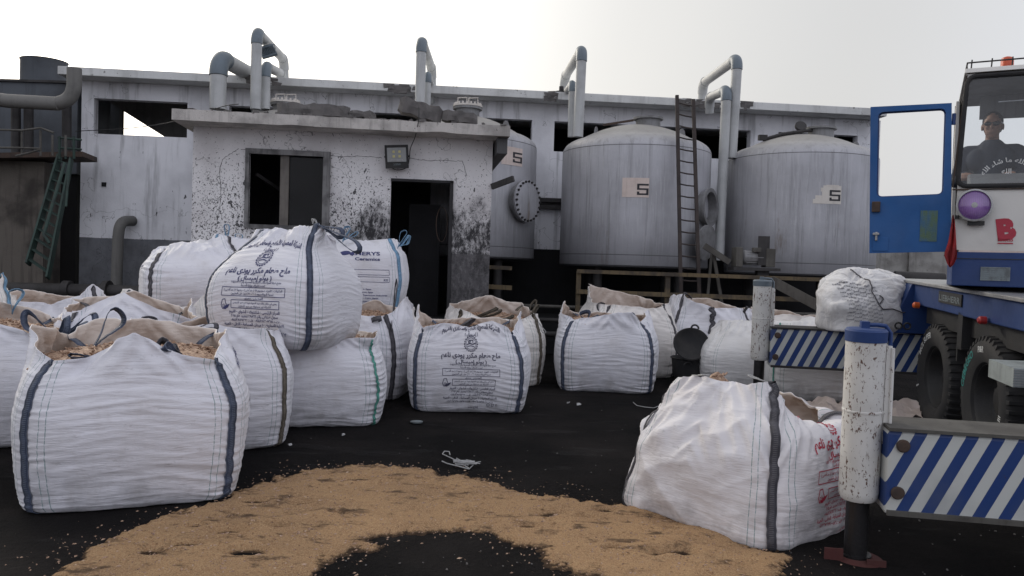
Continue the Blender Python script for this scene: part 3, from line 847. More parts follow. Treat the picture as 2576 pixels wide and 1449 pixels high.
ragged = .09 * pnoise(SX * 3.2, SY * 3.2, 7) + .06 * pnoise(SX * 9, SY * 9, 8) + .05 * pnoise(SX * 30, SY * 30, 9)
d1 = d1 + ragged * 1.3
H = -.03 + .047 * sstep(-.10, .12, d1) + .012 * sstep(.1, .7, d1)
rel = .019 * pnoise(SX * 3.2, SY * 4, 2) + .006 * pnoise(SX * 11, SY * 11, 3) + .0035 * pnoise(SX * 34, SY * 34, 3)
H = H + rel * sstep(-.1, .1, d1)
for px, py, r in ((905, 1212, .10), (985, 1214, .06), (1100, 1235, .04), (640, 1268, .07), (760, 1275, .06), (1060, 1212, .04), (585, 1345, .09), (690, 1330, .07), (1390, 1300, .1), (1460, 1310, .07), (1520, 1290, .06), (620, 1395, .10), (1640, 1400, .07), (1540, 1385, .05), (1690, 1340, .05), (380, 1395, .08), (470, 1380, .08), (1330, 1330, .05), (1180, 1290, .04), (850, 1300, .05), (500, 1330, .06), (1700, 1395, .09)):
    c = ground_at(px, py); dx = (SX - c.x) / (r * 1.25); dy = (SY - c.y) / (r * .75)
    q = np.hypot(dx, dy); H = H - .050 * np.exp(-q ** 2 * 1.6) + .012 * np.exp(-((q - 1.4) ** 2) * 4)
keep = H > -.028
idx = np.arange(SX.size).reshape(SX.shape)
kq = keep[:-1, :-1] | keep[1:, 1:] | keep[1:, :-1] | keep[:-1, 1:]
fs = np.stack([idx[:-1, :-1], idx[:-1, 1:], idx[1:, 1:], idx[1:, :-1]], -1)[kq]
used_ = np.unique(fs); remap = -np.ones(SX.size, int); remap[used_] = np.arange(len(used_))
vs = np.stack([SX, SY, H], -1).reshape(-1, 3)[used_]
o = mesh_obj('spilled_sawdust', vs.tolist(), remap[fs].tolist(), 'sawdust', smooth=True)
tag(o, 'tan sawdust spilled across the black ground in the foreground', 'sawdust', kind='stuff')
b = B(); rr = random.Random(5)
for k in range(11000):
    i = rr.randrange(SX.shape[0]); j = rr.randrange(SX.shape[1]); d = d1[i, j]
    if d < -.38 or (d < -.02 and rr.random() > math.exp(d * 7) * .9): continue
    x, y = SX[i, j] + rr.uniform(-.01, .01), SY[i, j] + rr.uniform(-.01, .01); z = max(H[i, j], .004) + .001
    a = rr.uniform(0, PI); l = rr.uniform(.004, .011) if rr.random() < .93 else rr.uniform(.012, .02)
    c, s_ = math.cos(a) * l, math.sin(a) * l
    b.add([(x - c, y - s_, z), (x + s_ * .4, y - c * .4, z), (x + c, y + s_, z + .002), (x - s_ * .4, y + c * .4, z + .005)], [(0, 1, 2, 3)])
o = b.build('sawdust_flakes', 'chips'); tag(o, 'loose pale wood flakes scattered over the sawdust and its edges', 'wood flakes', kind='stuff')

# ------------------------------------------------------------------ frames for building fronts
class Frame:
    def __init__(s, p0, ang):
        s.p0 = Vector(p0); s.a = ang; s.ex = Vector((math.cos(ang), math.sin(ang), 0)); s.ey = Vector((-math.sin(ang), math.cos(ang), 0))
    def l(s, px, py, y=0.0):             # sight line -> local point on the plane y
        p = on_plane(px, py, s.p0 + s.ey * y, s.ey) - s.p0
        return Vector((p.dot(s.ex), y, p.z))
    def x(s, px, py=600, y=0.0): return s.l(px, py, y).x
    def z(s, px, py, y=0.0): return s.l(px, py, y).z
def wall_panel(b, x0, x1, z0, z1, holes, y=0.0, t=.22):
    xs = sorted({x0, x1} | {h[0] for h in holes} | {h[2] for h in holes}); zs = sorted({z0, z1} | {h[1] for h in holes} | {h[3] for h in holes})
    xs = [x for x in xs if x0 <= x <= x1]; zs = [z for z in zs if z0 <= z <= z1]
    for i in range(len(xs) - 1):
        for j in range(len(zs) - 1):
            cx, cz = (xs[i] + xs[i + 1]) / 2, (zs[j] + zs[j + 1]) / 2
            if any(h[0] < cx < h[2] and h[1] < cz < h[3] for h in holes): continue
            for yy in (y, y + t):
                b.add([(xs[i], yy, zs[j]), (xs[i + 1], yy, zs[j]), (xs[i + 1], yy, zs[j + 1]), (xs[i], yy, zs[j + 1])], [(0, 1, 2, 3)])
    for h in list(holes) + [(x0, z0, x1, z1)]:
        a, c, d, e = h
        for p, q in (((a, c), (d, c)), ((d, c), (d, e)), ((d, e), (a, e)), ((a, e), (a, c))):
            b.add([(p[0], y, p[1]), (q[0], y, q[1]), (q[0], y + t, q[1]), (p[0], y + t, p[1])], [(0, 1, 2, 3)])

# ------------------------------------------------------------------ the long plant building
PF = Frame((0, 18, 0), R(5.7))
plant = thing('plant_building', 'long whitewashed industrial building with flat roof behind the round tanks', 'building', PF.p0, (0, 0, PF.a))
XL, XR = PF.x(200), PF.x(2203)
ZT, ZB = 4.885, 4.21
hA = (PF.x(236, 300), PF.z(350, 341), PF.x(471, 300), PF.z(350, 252))
holes = [hA] + [(PF.x(a, 340), ZB, PF.x(c, 340), ZT) for a, c in ((575, 800), (862, 1062), (1108, 1338), (1394, 1592), (1640, 1888), (1958, 2158))]
holes += [(PF.x(1323), .22, PF.x(1760), 1.98), (PF.x(1810), .22, PF.x(2190), 1.98)]
b = B(); wall_panel(b, XL, XR, 0, 5.26, holes); b.build('front_wall', 'plaster_plant', plant)
xr_ = PF.x(2232, 275, -.5); xl_ = XL - .275
b = B(); b.box(((xl_ + xr_) / 2, 2.95, 5.345), (xr_ - xl_, 6.9, .17), jit=0)
for v in b.v: v.z += .004 * math.sin(v.x)
# chunks missing from the fascia are bare concrete lumps proud of it
b.build('roof_slab', 'fascia', plant, bevel=.012)
for px, wpx in ((1020, 90), (665, 70), (1760, 95), (1880, 14), (1390, 16)):
    bb = B(); x = PF.x(px, 230, -.5); ww = wpx / 2022 * 17.2
    for k in range(int(5 + wpx / 12)):
        bb.box((x + random.uniform(-.5, .5) * ww, -.503, 5.345 + random.uniform(-.07, .06)), (random.uniform(.08, .3), .012, random.uniform(.04, .12)), jit=.02)
    bb.build('exposed_concrete', 'rubble', plant)
bb = B(); bb.box(((XL + XR) / 2, .112, 5.27 - .06), (.1, .1, .01)); 
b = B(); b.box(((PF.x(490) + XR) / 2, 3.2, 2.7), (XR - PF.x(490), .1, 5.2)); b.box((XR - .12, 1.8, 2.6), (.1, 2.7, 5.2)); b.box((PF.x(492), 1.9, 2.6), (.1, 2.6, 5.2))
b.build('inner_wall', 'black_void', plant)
# what shows through the big left opening
b = B(); P1, P2, P3, P4 = PF.l(255, 245, 1.6), PF.l(488, 245, 1.6), PF.l(488, 372, 1.6), PF.l(412, 343, 1.6)
vv = [P1, P2, P3, P4]; b.add(vv + [v + Vector((0, .5, 0)) for v in vv], [(0, 1, 2, 3), (7, 6, 5, 4), (0, 4, 5, 1), (1, 5, 6, 2), (2, 6, 7, 3), (3, 7, 4, 0)])
b.build('sloping_soffit', 'soffit', plant)
b = B(); q1 = PF.l(244, 245, 2.2); q2 = PF.l(303, 350, 2.2); b.box(((q1.x + q2.x) / 2, 2.2, 4.2), (q2.x - q1.x, .2, 2.2)); b.build('partition', 'vessel', plant)
b = B(); q = PF.l(309, 320, 2.0); b.box((q.x, 2.0, 4.3), (.035, .035, 2)); b.build('post', 'steel_dark', plant)
b = B(); q = PF.z(1370, 497, -.08); q2 = PF.z(1370, 526, -.08)
b.box(((PF.x(1335) + PF.x(2190)) / 2, -.05, q - .05), (PF.x(2190) - PF.x(1335), .1, .09)); b.box(((PF.x(1335) + PF.x(2190)) / 2, -.05, q2 + .05), (PF.x(2190) - PF.x(1335), .1, .09)); b.box(((PF.x(1335) + PF.x(2190)) / 2, -.02, (q + q2) / 2), (PF.x(2190) - PF.x(1335), .03, .2))
b.build('channel_beam', 'steel_dark', plant)
b = B(); b.box((PF.x(262, 465), -.01, PF.z(262, 464)), (.09, .03, .09)); b.build('hole_patch', 'black_void', plant)  # no opening cut: near-black block painted as the shade of a hole

# low boundary wall beyond the crane
b = B(); b.box((13.5, 23.6, 1.3), (12.0, .25, 2.6))
for k in range(7): b.box((8.2 + k * 1.7, 23.45, 1.33), (.16, .10, 2.66))
o = b.build('boundary_wall', 'concrete'); tag(o, 'low grey boundary wall seen under the open crane door', 'wall')

# ------------------------------------------------------------------ control room
RF = Frame((-2.667, 12.6, 0), R(7))
room = thing('control_room', 'small white plaster room spattered with black tar and soot', 'building', RF.p0, (0, 0, RF.a))
x0, x1 = RF.x(481), RF.x(1236, 500)
zt = RF.z(860, 322)
wx0, wx1, wz0, wz1 = RF.x(622, 480), RF.x(822, 480), RF.z(720, 572), RF.z(720, 386)
dx0, dx1, dz1 = RF.x(980, 600), RF.x(1137, 600), RF.z(1058, 452)
FL = .72
b = B(); wall_panel(b, x0, x1, 0, zt, [(wx0, wz0, wx1, wz1), (dx0, FL, dx1, dz1)], 0, .2)
DEP = 1.9
b.box((x0 + .1, .2 + DEP / 2, zt / 2), (.2, DEP, zt)); b.box((x1 - .1, .2 + DEP / 2, zt / 2), (.2, DEP, zt))
b.build('wall', 'plaster_room', room)
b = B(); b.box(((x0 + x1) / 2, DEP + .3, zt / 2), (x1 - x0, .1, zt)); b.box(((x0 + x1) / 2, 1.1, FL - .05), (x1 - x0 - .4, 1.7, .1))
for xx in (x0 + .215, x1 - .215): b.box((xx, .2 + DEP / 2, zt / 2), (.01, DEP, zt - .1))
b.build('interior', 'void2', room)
# roof slab with a ragged edge
YF = -.52
s0 = RF.l(432, 283, YF); s1 = RF.l(1283, 333, YF); z_top = RF.z(860, 295, YF); z_bot = RF.z(860, 322, YF)
nS = 90; vs = []; fs = []
for i in range(nS + 1):
    t = i / nS; x = s0.x + (s1.x - s0.x) * t
    rg = float(pnoise(x * 6, 1.3, 0)) * .012 + (float(pnoise(x * 2.3, 7.1, 0)) > .45) * -.02
    low = z_bot + max(0, float(pnoise(x * 3, 4.4, 0))) * .035
    for y, z in ((YF - rg * .5, low), (YF - rg, z_top + rg * .5), (DEP + .5, z_top), (DEP + .5, z_bot)): vs.append((x, y, z))
for i in range(nS):
    for k in range(4): fs.append((i * 4 + k, (i + 1) * 4 + k, (i + 1) * 4 + (k + 1) % 4, i * 4 + (k + 1) % 4))
fs += [(0, 1, 2, 3), (nS * 4 + 3, nS * 4 + 2, nS * 4 + 1, nS * 4)]
bs = B(); bs.add(vs, fs); bs.build('roof_slab', 'slab_edge', room)
b = B(); b.box((s1.x - .10, 1.0, z_bot - .13), (.16, DEP + .9, .24)); b.build('added_underside', 'soffit', room)  # added dark piece, lengthens the slab's shaded underside at its right end
b = B()
for k in range(34):
    x = random.uniform(s0.x, s1.x); b.box((x, YF + random.uniform(.0, .2), z_top + .015), (random.uniform(.03, .12), random.uniform(.03, .1), random.uniform(.02, .05)), Matrix.Rotation(random.uniform(0, 3), 3, 'Z'), jit=.01)
b.build('roof_debris', 'rubble', room)
# window
win = B()
fw_ = .075
for (a, c, d, e) in ((wx0 - .03, wz0 - .03, wx1 + .05, wz0 + .03), (wx0 - .03, wz1 - .03, wx1 + .05, wz1 + .05), (wx0 - .03, wz0 + .03, wx0 + .03, wz1 - .03), (wx1 - .06, wz0 + .03, wx1 + .05, wz1 - .03)):
    win.box(((a + d) / 2, -.02, (c + e) / 2), (d - a, .07, e - c))
wo_ = win.build('window', 'window_frame', room)
wm = (wx0 + wx1) / 2 - .05
b = B(); b.box((wm, .05, (wz0 + wz1) / 2), (.13, .05, wz1 - wz0 - .06)); b.build('mullion', 'tan_post', wo_)
b = B(); b.box(((wm + wx1) / 2, .08, (wz0 + wz1) / 2), (wx1 - wm - .08, .008, wz1 - wz0 - .06)); b.build('pane', 'dark_glass', wo_)
b = B(); b.bar((wx0 + .05, .4, wz1 - .3), (wm, .9, wz1 - .62), .05); b.build('inner_rod', 'steel_dark', wo_)
# doorway contents
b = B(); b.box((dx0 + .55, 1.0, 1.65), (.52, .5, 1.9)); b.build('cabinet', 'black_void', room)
b = B(); b.box((dx1 - .03, .02, (FL + dz1) / 2), (.05, .12, dz1 - FL)); b.box(((dx0 + dx1) / 2, .02, dz1 - .02), (dx1 - dx0, .12, .04)); b.build('door_frame', 'void2', room)
b = B(); b.tube([(dx1 - .16 + .09 * math.cos(a), .25, 2.25 + .28 * math.sin(a)) for a in np.linspace(0, 2 * PI, 24)], .007, 6); o = b.build('cable_coil', 'steel_rust', room)
b = B(); b.bar((x1 + .0, -.02, RF.z(1237, 470)), (x1 + .32, -.25, RF.z(1260, 452)), .05, .09); b.build('bracket', 'steel_dark', room)
def room_w(p): return RF.p0 + RF.ex * p[0] + RF.ey * p[1] + Vector((0, 0, p[2]))
b = B(); rr = random.Random(21)
for pth in ([(824, 391), (870, 394), (915, 393), (966, 398)], [(1029, 399), (1080, 404), (1130, 404), (1163, 406), (1170, 425), (1176, 448)], [(600, 375), (560, 400), (552, 430), (556, 480), (552, 540)], [(622, 378), (602, 374)]):
    pts = [Vector(RF.l(x, y, -.0006)) for x, y in pth]; q = []
    for p0_, p1_ in zip(pts, pts[1:]):
        m_ = max(2, int((p1_ - p0_).length / .03)); q += [p0_.lerp(p1_, i / m_) + Vector((rr.uniform(-.006, .006), 0, rr.uniform(-.008, .008))) for i in range(m_)]
    b.tube(q, [rr.uniform(.0022, .005) for _ in q], 5)
b.build('crack_line', 'black_void', room)
# rubble slabs lying on the room's roof
for k, (a, c, d, e, th, yy, tl, lab) in enumerate(((700, 878, 263, 287, .22, -.28, 0, 'long broken concrete kerb lying on the roof left of centre'), (880, 945, 280, 296, .13, -.3, .02, 'short broken concrete piece beside the long kerb on the roof'),
        (1002, 1113, 258, 300, .27, -.25, .13, 'large tilted concrete block on the roof above the floodlight'), (1113, 1200, 281, 305, .20, -.3, .03, 'broken concrete slab on the roof below the round hatch'))):
    A = RF.l(a, (d + e) / 2, yy); C = RF.l(c, (d + e) / 2 + 4, yy); L = C.x - A.x
    b = B(); nn = max(8, int(L * 14)); ring_ = []
    for i in range(nn + 1):
        xx = -L / 2 + L * i / nn; e_ = 1 - .45 * (i in (0, nn)); row = []
        for (yy_, zz_) in ((-.5, -.5), (0, -.52), (.5, -.5), (.52, 0), (.5, .5), (.2, .5), (-.15, .48), (-.5, .46), (-.53, 0)):
            o1 = float(pnoise(xx * 5 + k * 3, yy_ * 2, zz_ * 2)) * .05 + float(pnoise(xx * 17 + k * 3, yy_ * 5, zz_ * 5)) * .025
            row.append((xx + float(pnoise(yy_ * 3, zz_ * 3, i + k)) * .03, yy_ * (.28 + o1) * e_, zz_ * (th + o1 - .05 * abs(math.sin(i * .9 + k))) * (e_ * .5 + .5)))
        ring_ += row
    b.add(ring_, [(i * 9 + j, i * 9 + (j + 1) % 9, (i + 1) * 9 + (j + 1) % 9, (i + 1) * 9 + j) for i in range(nn) for j in range(9)] + [tuple(range(9)), tuple(range(nn * 9 + 8, nn * 9 - 1, -1))])
    o = b.build('concrete_block', 'rubble'); o.location = room_w(((A.x + C.x) / 2, yy, z_top + th / 2 + tl * .55 + .004)); o.rotation_euler = (0, math.atan2(tl * 1.3, L), RF.a)
    tag(o, lab, 'concrete block', 'broken concrete pieces on the roof')

def floodlight(name, label, mat, k=1.0, dark='black_metal'):
    t = thing(name, label, 'floodlight'); t.matrix_basis = mat
    b = B(); b.box((0, .045 * k, 0), (.36 * k, .07 * k, .36 * k)); 
    for i in range(9): b.box((-.15 * k + i * .0375 * k, .095 * k, 0), (.008 * k, .04 * k, .3 * k))
    b.build('housing', dark, t, bevel=.008)
    b = B(); b.box((0, .001, .028 * k), (.29 * k, .012, .22 * k)); b.build('reflector', 'lamp_glass', t)
    for ax in (-.045, .045):
        for az in (-.02, .05): b = B(); b.box((ax * k, -.008, (az + .025) * k), (.036 * k, .008, .036 * k)); b.build('led_cell', 'led', t)
    b = B(); b.hexa([Vector((x_ * k, y_ * k, z_ * k)) for x_, y_, z_ in ((-.11, -.012, -.075), (.11, -.012, -.075), (.11, 0, -.075), (-.11, 0, -.075), (-.085, -.012, -.035), (.085, -.012, -.035), (.085, 0, -.035), (-.085, 0, -.035))]); b.build('lower_reflector', 'silver', t)
    b = B(); flat_text(b, '200W', Matrix.Translation((0, .007 * k, -.135 * k)), 'x', .045 * k); b.build('rating_text', 'plate', t)
    b = B(); b.bar((-.19 * k, .06 * k, 0), (-.19 * k, .2 * k, 0), .006, .03); b.bar((.19 * k, .06 * k, 0), (.19 * k, .2 * k, 0), .006, .03); b.bar((-.19 * k, .2 * k, 0), (.19 * k, .2 * k, 0), .006, .03); b.build('bracket', dark, t)
    return t
fp = RF.l(998, 394, -.20)
floodlight('floodlight', 'black square LED floodlight mounted on the room wall above the doorway', Matrix.Translation(room_w(fp)) @ Matrix.Rotation(RF.a, 4, 'Z') @ Matrix.Rotation(R(-4), 4, 'Y') @ Matrix.Rotation(R(8), 4, 'X'))
def cable(name, label, pts, r=.006, mat='black_metal'):
    b = B(); pts = [Vector(p) for p in pts]; q = []
    for i in range(len(pts) - 1):
        p0, p1, p2, p3 = pts[max(0, i - 1)], pts[i], pts[i + 1], pts[min(len(pts) - 1, i + 2)]
        for k in range(6):
            t = k / 6; q.append(.5 * ((2 * p1) + (p2 - p0) * t + (2 * p0 - 5 * p1 + 4 * p2 - p3) * t * t + (3 * p1 - p0 - 3 * p2 + p3) * t ** 3))
    q.append(pts[-1]); b.tube(q, r, 6); o = b.build(name, mat)
    return tag(o, label, 'cable')
cable('power_cable', 'thin black cable running down from the roof to the wall floodlight', [room_w(RF.l(*p)) for p in ((1053, 262, -.2), (1054, 282, -.56), (1052, 310, -.57), (1044, 345, -.3), (1033, 372, -.2), (1030, 395, -.12), (1024, 420, -.1), (1000, 428, -.1), (985, 422, -.12))], .007)
cable('sagging_wire', 'thin dark wire strung from the plant wall towards the small room', [at(190, 330, 16.8), at(330, 322, 16), at(450, 303, 14), at(560, 268, 13.5), at(600, 262, 13.4)], .008)

# ------------------------------------------------------------------ round storage tanks
TK = {}
def tank(px, Y, r, z0, z1, zt, label, key):
    X = (px - 1288) / 2022 * Y
    t = thing('storage_tank', label, 'storage tank', (X, Y, z0), (0, 0, 0), 'round grey storage tanks standing in a row')
    H1 = z1 - z0; H2 = zt - z0
    prof = [(0, -.06), (r * .6, -.05), (r * .98, 0), (r, .03)] + [(r, .03 + (H1 - .03) * i / 6) for i in range(1, 7)]
    rk = .46; D = H2 - H1
    for i in range(1, 9):
        a = i / 8 * R(72); prof.append((r - rk + rk * math.cos(a), H1 + rk * .62 * math.sin(a)))
    re, ze = prof[-1]
    for i in range(1, 11):
        tt = i / 10; prof.append((re * (1 - tt), ze + (H2 - ze) * (1 - (1 - tt) ** 2)))
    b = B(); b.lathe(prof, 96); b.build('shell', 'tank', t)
    for k in range(4):
        b = B(); a = R(45 + 90 * k); b.tube([(r * .75 * math.cos(a), r * .75 * math.sin(a), .0), (r * .75 * math.cos(a), r * .75 * math.sin(a), -z0)], .09, 10); b.build('support_leg', 'steel_dark', t)
    TK[key] = (t, X, Y, r, z0, H1, H2, Vector((X, Y, z0)))
    return t
def neck(t, key, dx, dy, rn, h, cover=False):
    _, X, Y, r, z0, H1, H2, c = TK[key]
    b = B(); M4 = Matrix.Translation((dx, dy, H2 + .0))
    pr = [(rn, -.1), (rn, h), (rn * 1.22, h + .002), (rn * 1.22, h + .045), (rn * .92, h + .045), (rn * .92, h - .05)]
    b.lathe(pr, 40, M4); o = b.build('manhole_neck', 'flange', t)
    if cover:
        b = B(); b.lathe([(rn * 1.24, h + .05), (rn * 1.24, h + .085), (rn * .9, h + .10), (0, h + .105)], 40, M4)
        for k in range(20):
            a = 2 * PI * k / 20; b.box(M4 @ Vector((rn * 1.1 * math.cos(a), rn * 1.1 * math.sin(a), h + .10)), (.03, .03, .06))
        for sx_ in (-.12, .10):
            b.tube([M4 @ Vector((sx_ * 1.0 - .08, 0, h + .1)), M4 @ Vector((sx_ - .08, 0, h + .24)), M4 @ Vector((sx_ + .1, 0, h + .25)), M4 @ Vector((sx_ + .1, 0, h + .1))], .012, 8)
        b.build('hatch_cover', 'sticker_white', t)
def lug(t, key, az, rad=.62):
    _, X, Y, r, z0, H1, H2, c = TK[key]
    rr_ = r * rad; zz = H1 + (H2 - H1) * (1 - (rad * 1.05) ** 2) + .03
    ps = []
    M4 = Matrix.Translation((rr_ * math.cos(az), rr_ * math.sin(az), zz)) @ Matrix.Rotation(az + PI / 2 - .9, 4, 'Z')
    b = B()
    b.prism([(-.09, -.06), (.09, -.06), (.05, .09), (.02, .125), (-.02, .125), (-.05, .09)], .02, M4); b.build('lifting_lug', 'flange', t)
t0 = tank(716, 16.4, 1.5, 1.7, 3.95, 4.62, 'partly hidden tank behind the small room, leftmost of the row', 't0'); neck(t0, 't0', -.02, -.15, .24, .06, True)
t1 = tank(1152, 16.35, 1.52, 1.75, 3.95, 4.62, 'grey tank with orange rust and a bolted round flange, beside the small room', 't1'); neck(t1, 't1', .1, -.1, .24, .10, True); lug(t1, 't1', R(-20))
t2 = tank(1589, 16.1, 1.463, 1.66, 3.88, 4.48, 'grey streaked tank with a tall ladder leaning on its right side', 't2'); neck(t2, 't2', .2, -.1, .24, .10); lug(t2, 't2', R(200)); lug(t2, 't2', R(-25))
t3 = tank(2004, 15.95, 1.415, 1.60, 3.80, 4.36, 'grey tank with a torn S sticker, partly behind the blue crane door', 't3'); neck(t3, 't3', .32, -.1, .24, .10); lug(t3, 't3', R(-20), .7)
b = B(); b.tube([(-.85, -.2, 2.62), (-.5, -.3, 2.72), (-.1, -.25, 2.80), (.1, -.2, 2.83)], .035, 8); b.lathe([(.0, -.02), (.11, -.02), (.11, .03), (0, .03)], 20, Matrix.Translation((-.12, -.2, 2.90)) @ Matrix.Rotation(R(60), 4, 'X')); b.box((-.85, -.2, 2.66), (.16, .1, .1)); b.build('hatch_hinge', 'steel_dark', t3)
b = B(); b.bar((.75, -.4, 2.30), (1.2, -.2, 2.05), .12, .03); b.bar((-.7, -.2, 2.78), (-.1, -.15, 2.90), .04); b.build('rusty_strap', 'steel_rust', t2)

def on_tank(key, px, py, out=.006):
    _, X, Y, r, z0, H1, H2, c = TK[key]
    d = ray(px, py); ox, oy = CO.x - X, CO.y - Y; R_ = r + out
    a = d.x ** 2 + d.y ** 2; bq = 2 * (ox * d.x + oy * d.y); cq = ox ** 2 + oy ** 2 - R_ ** 2
    k = (-bq - math.sqrt(bq * bq - 4 * a * cq)) / (2 * a)
    return CO + d * k - c
def tank_az(key, px, py):
    p = on_tank(key, px, py, 0); return math.atan2(p.y, p.x), p.z
def tank_poly(t, key, az0, az1, z0, z1, mat, name, out=.006, shape_=None, n=14):
    r = TK[key][3] + out; b = B()
    if shape_ is None:
        vs = []
        for i in range(n + 1):
            a = az0 + (az1 - az0) * i / n; vs += [(r * math.cos(a), r * math.sin(a), z0), (r * math.cos(a), r * math.sin(a), z1)]
        b.add(vs, [(2 * i, 2 * i + 2, 2 * i + 3, 2 * i + 1) for i in range(n)])
    else:
        for rect in shape_:              # rects in unit square
            m = 5; vs = []
            for i in range(m + 1):
                u = rect[0] + (rect[2] - rect[0]) * i / m; a = az0 + (az1 - az0) * u
                vs += [(r * math.cos(a), r * math.sin(a), z0 + (z1 - z0) * rect[1]), (r * math.cos(a), r * math.sin(a), z0 + (z1 - z0) * rect[3])]
            b.add(vs, [(2 * i, 2 * i + 2, 2 * i + 3, 2 * i + 1) for i in range(m)])
    return b.build(name, mat, t)
SG = [(0, .84, 1, 1), (0, .45, .2, .84), (.2, .45, 1, .60), (.8, .14, 1, .45), (0, 0, .8, .15), (.8, 0, 1, .14), (0, .15, .2, .3)]
def sticker(t, key, x0, y0, x1, y1, sx0, sy0, sx1, sy1, torn=False, mat='sticker'):
    a0, zt_ = tank_az(key, x0, y0); a1, zb_ = tank_az(key, x1, y1)
    if torn:
        sh = [(.34, .88, 1, 1), (.26, .66, 1, .88), (.30, .45, 1, .66), (.08, .25, 1, .45), (0, 0, 1, .25), (.44, .97, .9, 1.04)]
        tank_poly(t, key, a0, a1, zb_, zt_, mat, 'sticker', .005, sh)
    else: tank_poly(t, key, a0, a1, zb_, zt_, mat, 'sticker', .005)
    a0, zt_ = tank_az(key, sx0, sy0); a1, zb_ = tank_az(key, sx1, sy1)
    tank_poly(t, key, a0, a1, zb_, zt_, 'letter_dark', 'sticker_letter', .009, SG)
sticker(t1, 't1', 1262, 366, 1313, 420, 1290, 382, 1312, 412)
sticker(t2, 't2', 1566, 447, 1632, 497, 1603, 462, 1631, 491)
sticker(t3, 't3', 2046, 466, 2115, 514, 2087, 478, 2113, 506, True, 'sticker_white')
def manway(t, key, az, zc, rad, L, cover=True, name='manway'):
    r = TK[key][3]; M4 = Matrix.Rotation(az, 4, 'Z') @ Matrix.Translation((r - .06, 0, zc)) @ Matrix.Rotation(R(90), 4, 'Y')
    b = B(); b.lathe([(rad * .86, 0), (rad * .86, L), (rad, L), (rad, L + .045), (rad * .80, L + .045), (rad * .80, .02)], 48, M4)
    o = b.build(name, 'flange', t)
    if cover:
        b = B(); b.lathe([(rad, L + .05), (rad, L + .09), (rad * .55, L + .115), (0, L + .12)], 48, M4); b.build('blind_cover', 'tank', o)
        b = B()
        for k in range(24):
            a = 2 * PI * k / 24; b.lathe([(0, L - .01), (.022, L - .01), (.022, L + .125), (0, L + .125)], 6, M4 @ Matrix.Translation((rad * .93 * math.cos(a), rad * .93 * math.sin(a), 0)))
        b.build('bolts', 'steel_dark', o)
    else:
        b = B(); b.lathe([(0, .03), (rad * .80, .03)], 40, M4); b.build('inside', 'pvc_elbow', o)
    return o
az, zz = tank_az('t1', 1306, 506); manway(t1, 't1', az + .03, zz, .40, .14)
az, zz = tank_az('t2', 1760, 520); manway(t2, 't2', az + .12, zz, .36, .16, False)
az, zz = tank_az('t2', 1752, 610)
M4 = Matrix.Rotation(az + .02, 4, 'Z') @ Matrix.Translation((TK['t2'][3] + .16, 0, zz)) @ Matrix.Rotation(R(97), 4, 'Y')
b = B(); b.lathe([(0, 0), (.33, 0), (.33, .04), (.2, .06), (0, .065)], 40, M4); b.build('hinged_cover', 'flange', t2)

# ladder leaning on the tank
def ladder(pA0, pA1, pB0, pB1, n, name, label, mat, w=.06):
    t = thing(name, label, 'ladder', pA0)
    o = Vector(pA0)
    pA0, pA1, pB0, pB1 = [Vector(p) - o for p in (pA0, pA1, pB0, pB1)]
    for a, c in ((pA0, pA1), (pB0, pB1)):
        b = B(); b.bar(a, c, w, .05, up=(0, 1, 0)); b.build('rail', mat, t)
    for i in range(n):
        k = (i + .4) / n; b = B(); b.tube([pA0.lerp(pA1, k), (pA0.lerp(pA1, k) + pB0.lerp(pB1, k)) / 2 + Vector((0, 0, -.008)), pB0.lerp(pB1, k)], .013, 8); b.build('rung', mat, t)
    return t
ladder(at(1716, 905, 13.9), at(1703, 240, 14.75), at(1764, 905, 13.9), at(1744, 250, 14.75), 22, 'ladder', 'tall brown steel ladder leaning on the middle grey tank', 'ladder_steel', .06)

# ------------------------------------------------------------------ vent pipes over the roof
def pipe(label, pts, r, elbows, group='grey plastic pipes looping over the plant roof', rad=None):
    """pts: corner points; straight runs + blue-grey elbow parts"""
    pts = [Vector(p) for p in pts]; o0 = pts[0].copy()
    t = thing('vent_pipe', label, 'pipe', o0, (0, 0, 0), group)
    pts = [p - o0 for p in pts]; rad = rad or r * 2.3
    cur = pts[0]
    for i in range(1, len(pts)):
        if i < len(pts) - 1:
            bp = bend(pts[i - 1], pts[i], pts[i + 1], rad, 10)
            b = B(); b.tube([cur, bp[0]], r, 24, False); b.build('pipe_run', 'pvc', t)
            b = B(); b.tube(bp, r * 1.12, 24, True); b.build('elbow', elbows[i - 1], t)
            cur = bp[-1]
        else:
            b = B(); b.tube([cur, pts[i]], r, 24, True); b.build('pipe_run', 'pvc', t)
    return t
E1 = ['pvc_elbow', 'pvc', 'pvc']
pipe('fat grey pipe with wide blue-grey elbow, leftmost on the roof', [at(548, 275, 15.6), at(550, 143, 15.6), at(640, 193, 17.6), at(652, 300, 17.8)], .155, E1, rad=.36)
pipe('tallest grey pipe, carrying a small floodlight on its sloping run', [at(643, 275, 15.6), at(646, 80, 15.6), at(714, 150, 19.0), at(717, 235, 19.2)], .10, E1)
pipe('short grey pipe tucked behind the tallest pipe', [at(667, 275, 15.9), at(668, 166, 15.9), at(708, 186, 17.9), at(712, 240, 18.1)], .095, E1)
pipe('tall grey pipe standing above the concrete rubble of the small room', [at(1056, 275, 15.7), at(1060, 103, 15.7), at(1086, 172, 19.2), at(1088, 255, 19.4)], .097, E1)
pipe('short grey pipe right behind the tall pipe over the rubble', [at(1074, 290, 16.0), at(1076, 188, 16.0), at(1084, 212, 17.6), at(1085, 260, 17.7)], .07, E1)
pipe('tall grey pipe rising left of the middle tank', [at(1454, 345, 15.8), at(1464, 125, 15.8), at(1422, 192, 19.2), at(1414, 255, 19.4)], .098, E1)
